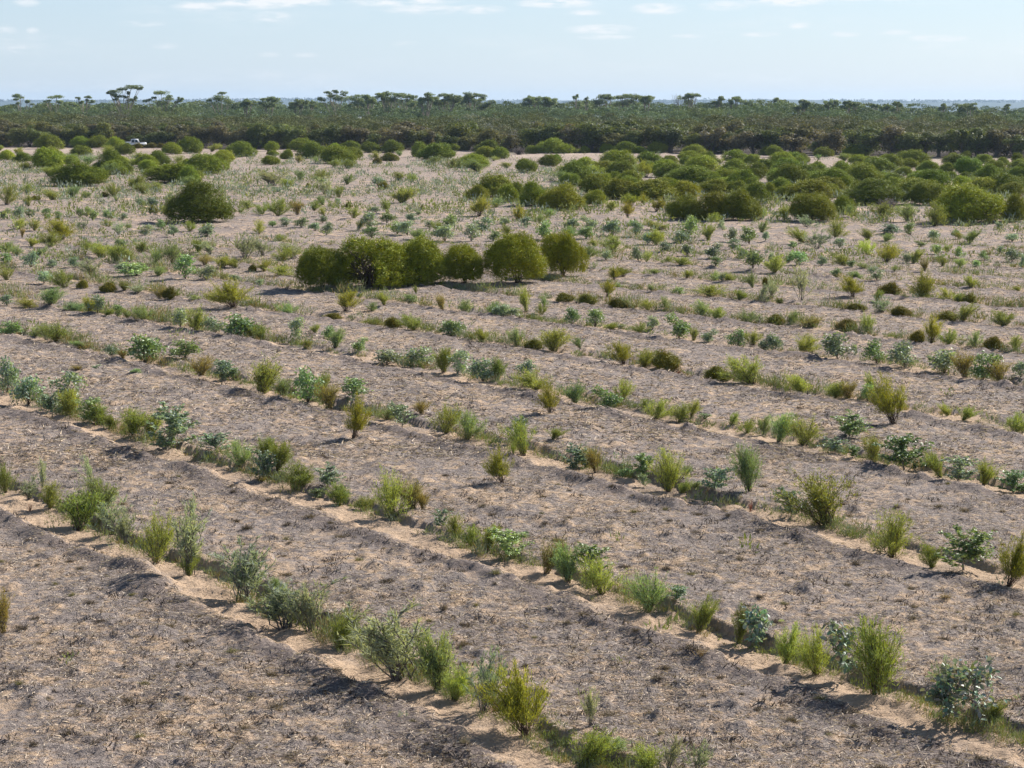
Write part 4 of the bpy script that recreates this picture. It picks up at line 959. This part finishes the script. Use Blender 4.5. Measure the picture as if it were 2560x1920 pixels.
for s_ in (-1, 1):
    for x0, x1 in ((-.40, .22), (.30, .92)):
        b = MB(); b.add([(x0, s_ * .815, 1.10), (x1, s_ * .815, 1.10), (x1 - .16 * (x0 > .25), s_ * .74, 1.62), (x0 + .06, s_ * .74, 1.62)], [(0, 1, 2), (0, 2, 3)])
        b.V[0][:, 1] += s_ * .02; obj('window', b.mesh('ute_window', M_GLASS), cabin)
b = MB(); b.add([(1.30, -.70, 1.12), (1.30, .70, 1.12), (.90, .62, 1.68), (.90, -.62, 1.68)], [(0, 1, 2), (0, 2, 3)]); b.V[0][:, 0] += .03; obj('windscreen', b.mesh('ute_windscreen', M_GLASS), cabin)
b = MB()
for q in ((-2.45, -.62, -.86, .86), ): pass
box(b, -2.48, -.68, -.86, -.80, .98, 1.22); box(b, -2.48, -.68, .80, .86, .98, 1.22); box(b, -2.48, -2.42, -.80, .80, .98, 1.22); obj('tray', b.mesh('ute_tray', M_WHITE), ute)
wb = MB(); n_ = 20; an = np.arange(n_) * 2 * np.pi / n_
for y0, y1, rr in ((-.11, .11, .38),):
    V = [(rr * math.cos(t), y0, rr * math.sin(t)) for t in an] + [(rr * math.cos(t), y1, rr * math.sin(t)) for t in an] + [(0, y0, 0), (0, y1, 0)]
    T = []
    for i in range(n_):
        j = (i + 1) % n_; T += [(i, j, n_ + j), (i, n_ + j, n_ + i), (2 * n_, j, i), (2 * n_ + 1, n_ + i, n_ + j)]
    wb.add(V, T)
wm = wb.mesh('ute_wheel', M_RUB)
for x_, y_ in ((-1.55, -.8), (-1.55, .8), (1.6, -.8), (1.6, .8)): obj('wheel', wm, ute, (x_, y_, .38))
props(ute, 'white ute parked at the woodland edge behind the domed bushes at far left', 'ute')

# ================================================================== haze
hv = []
H = 11600; V = [(-H, -H, -40), (H, -H, -40), (H, H, -40), (-H, H, -40), (-H, -H, 60), (H, -H, 60), (H, H, 60), (-H, H, 60)]
T = [(0, 2, 1), (0, 3, 2), (4, 5, 6), (4, 6, 7), (0, 1, 5), (0, 5, 4), (1, 2, 6), (1, 6, 5), (2, 3, 7), (2, 7, 6), (3, 0, 4), (3, 4, 7)]
m, nt, N, out = new_mat('thin summer haze')
pv = N('ShaderNodeVolumePrincipled'); pv.inputs['Color'].default_value = (.52, .70, .92, 1); pv.inputs['Density'].default_value = HAZE; pv.inputs['Anisotropy'].default_value = .2
nt.links.new(pv.outputs[0], out.inputs['Volume'])
b = MB(); b.add(V, T)
if HAZE > 0: props(obj('haze', b.mesh('haze', m)), 'thin blue summer haze over the whole land', 'haze', kind='stuff')
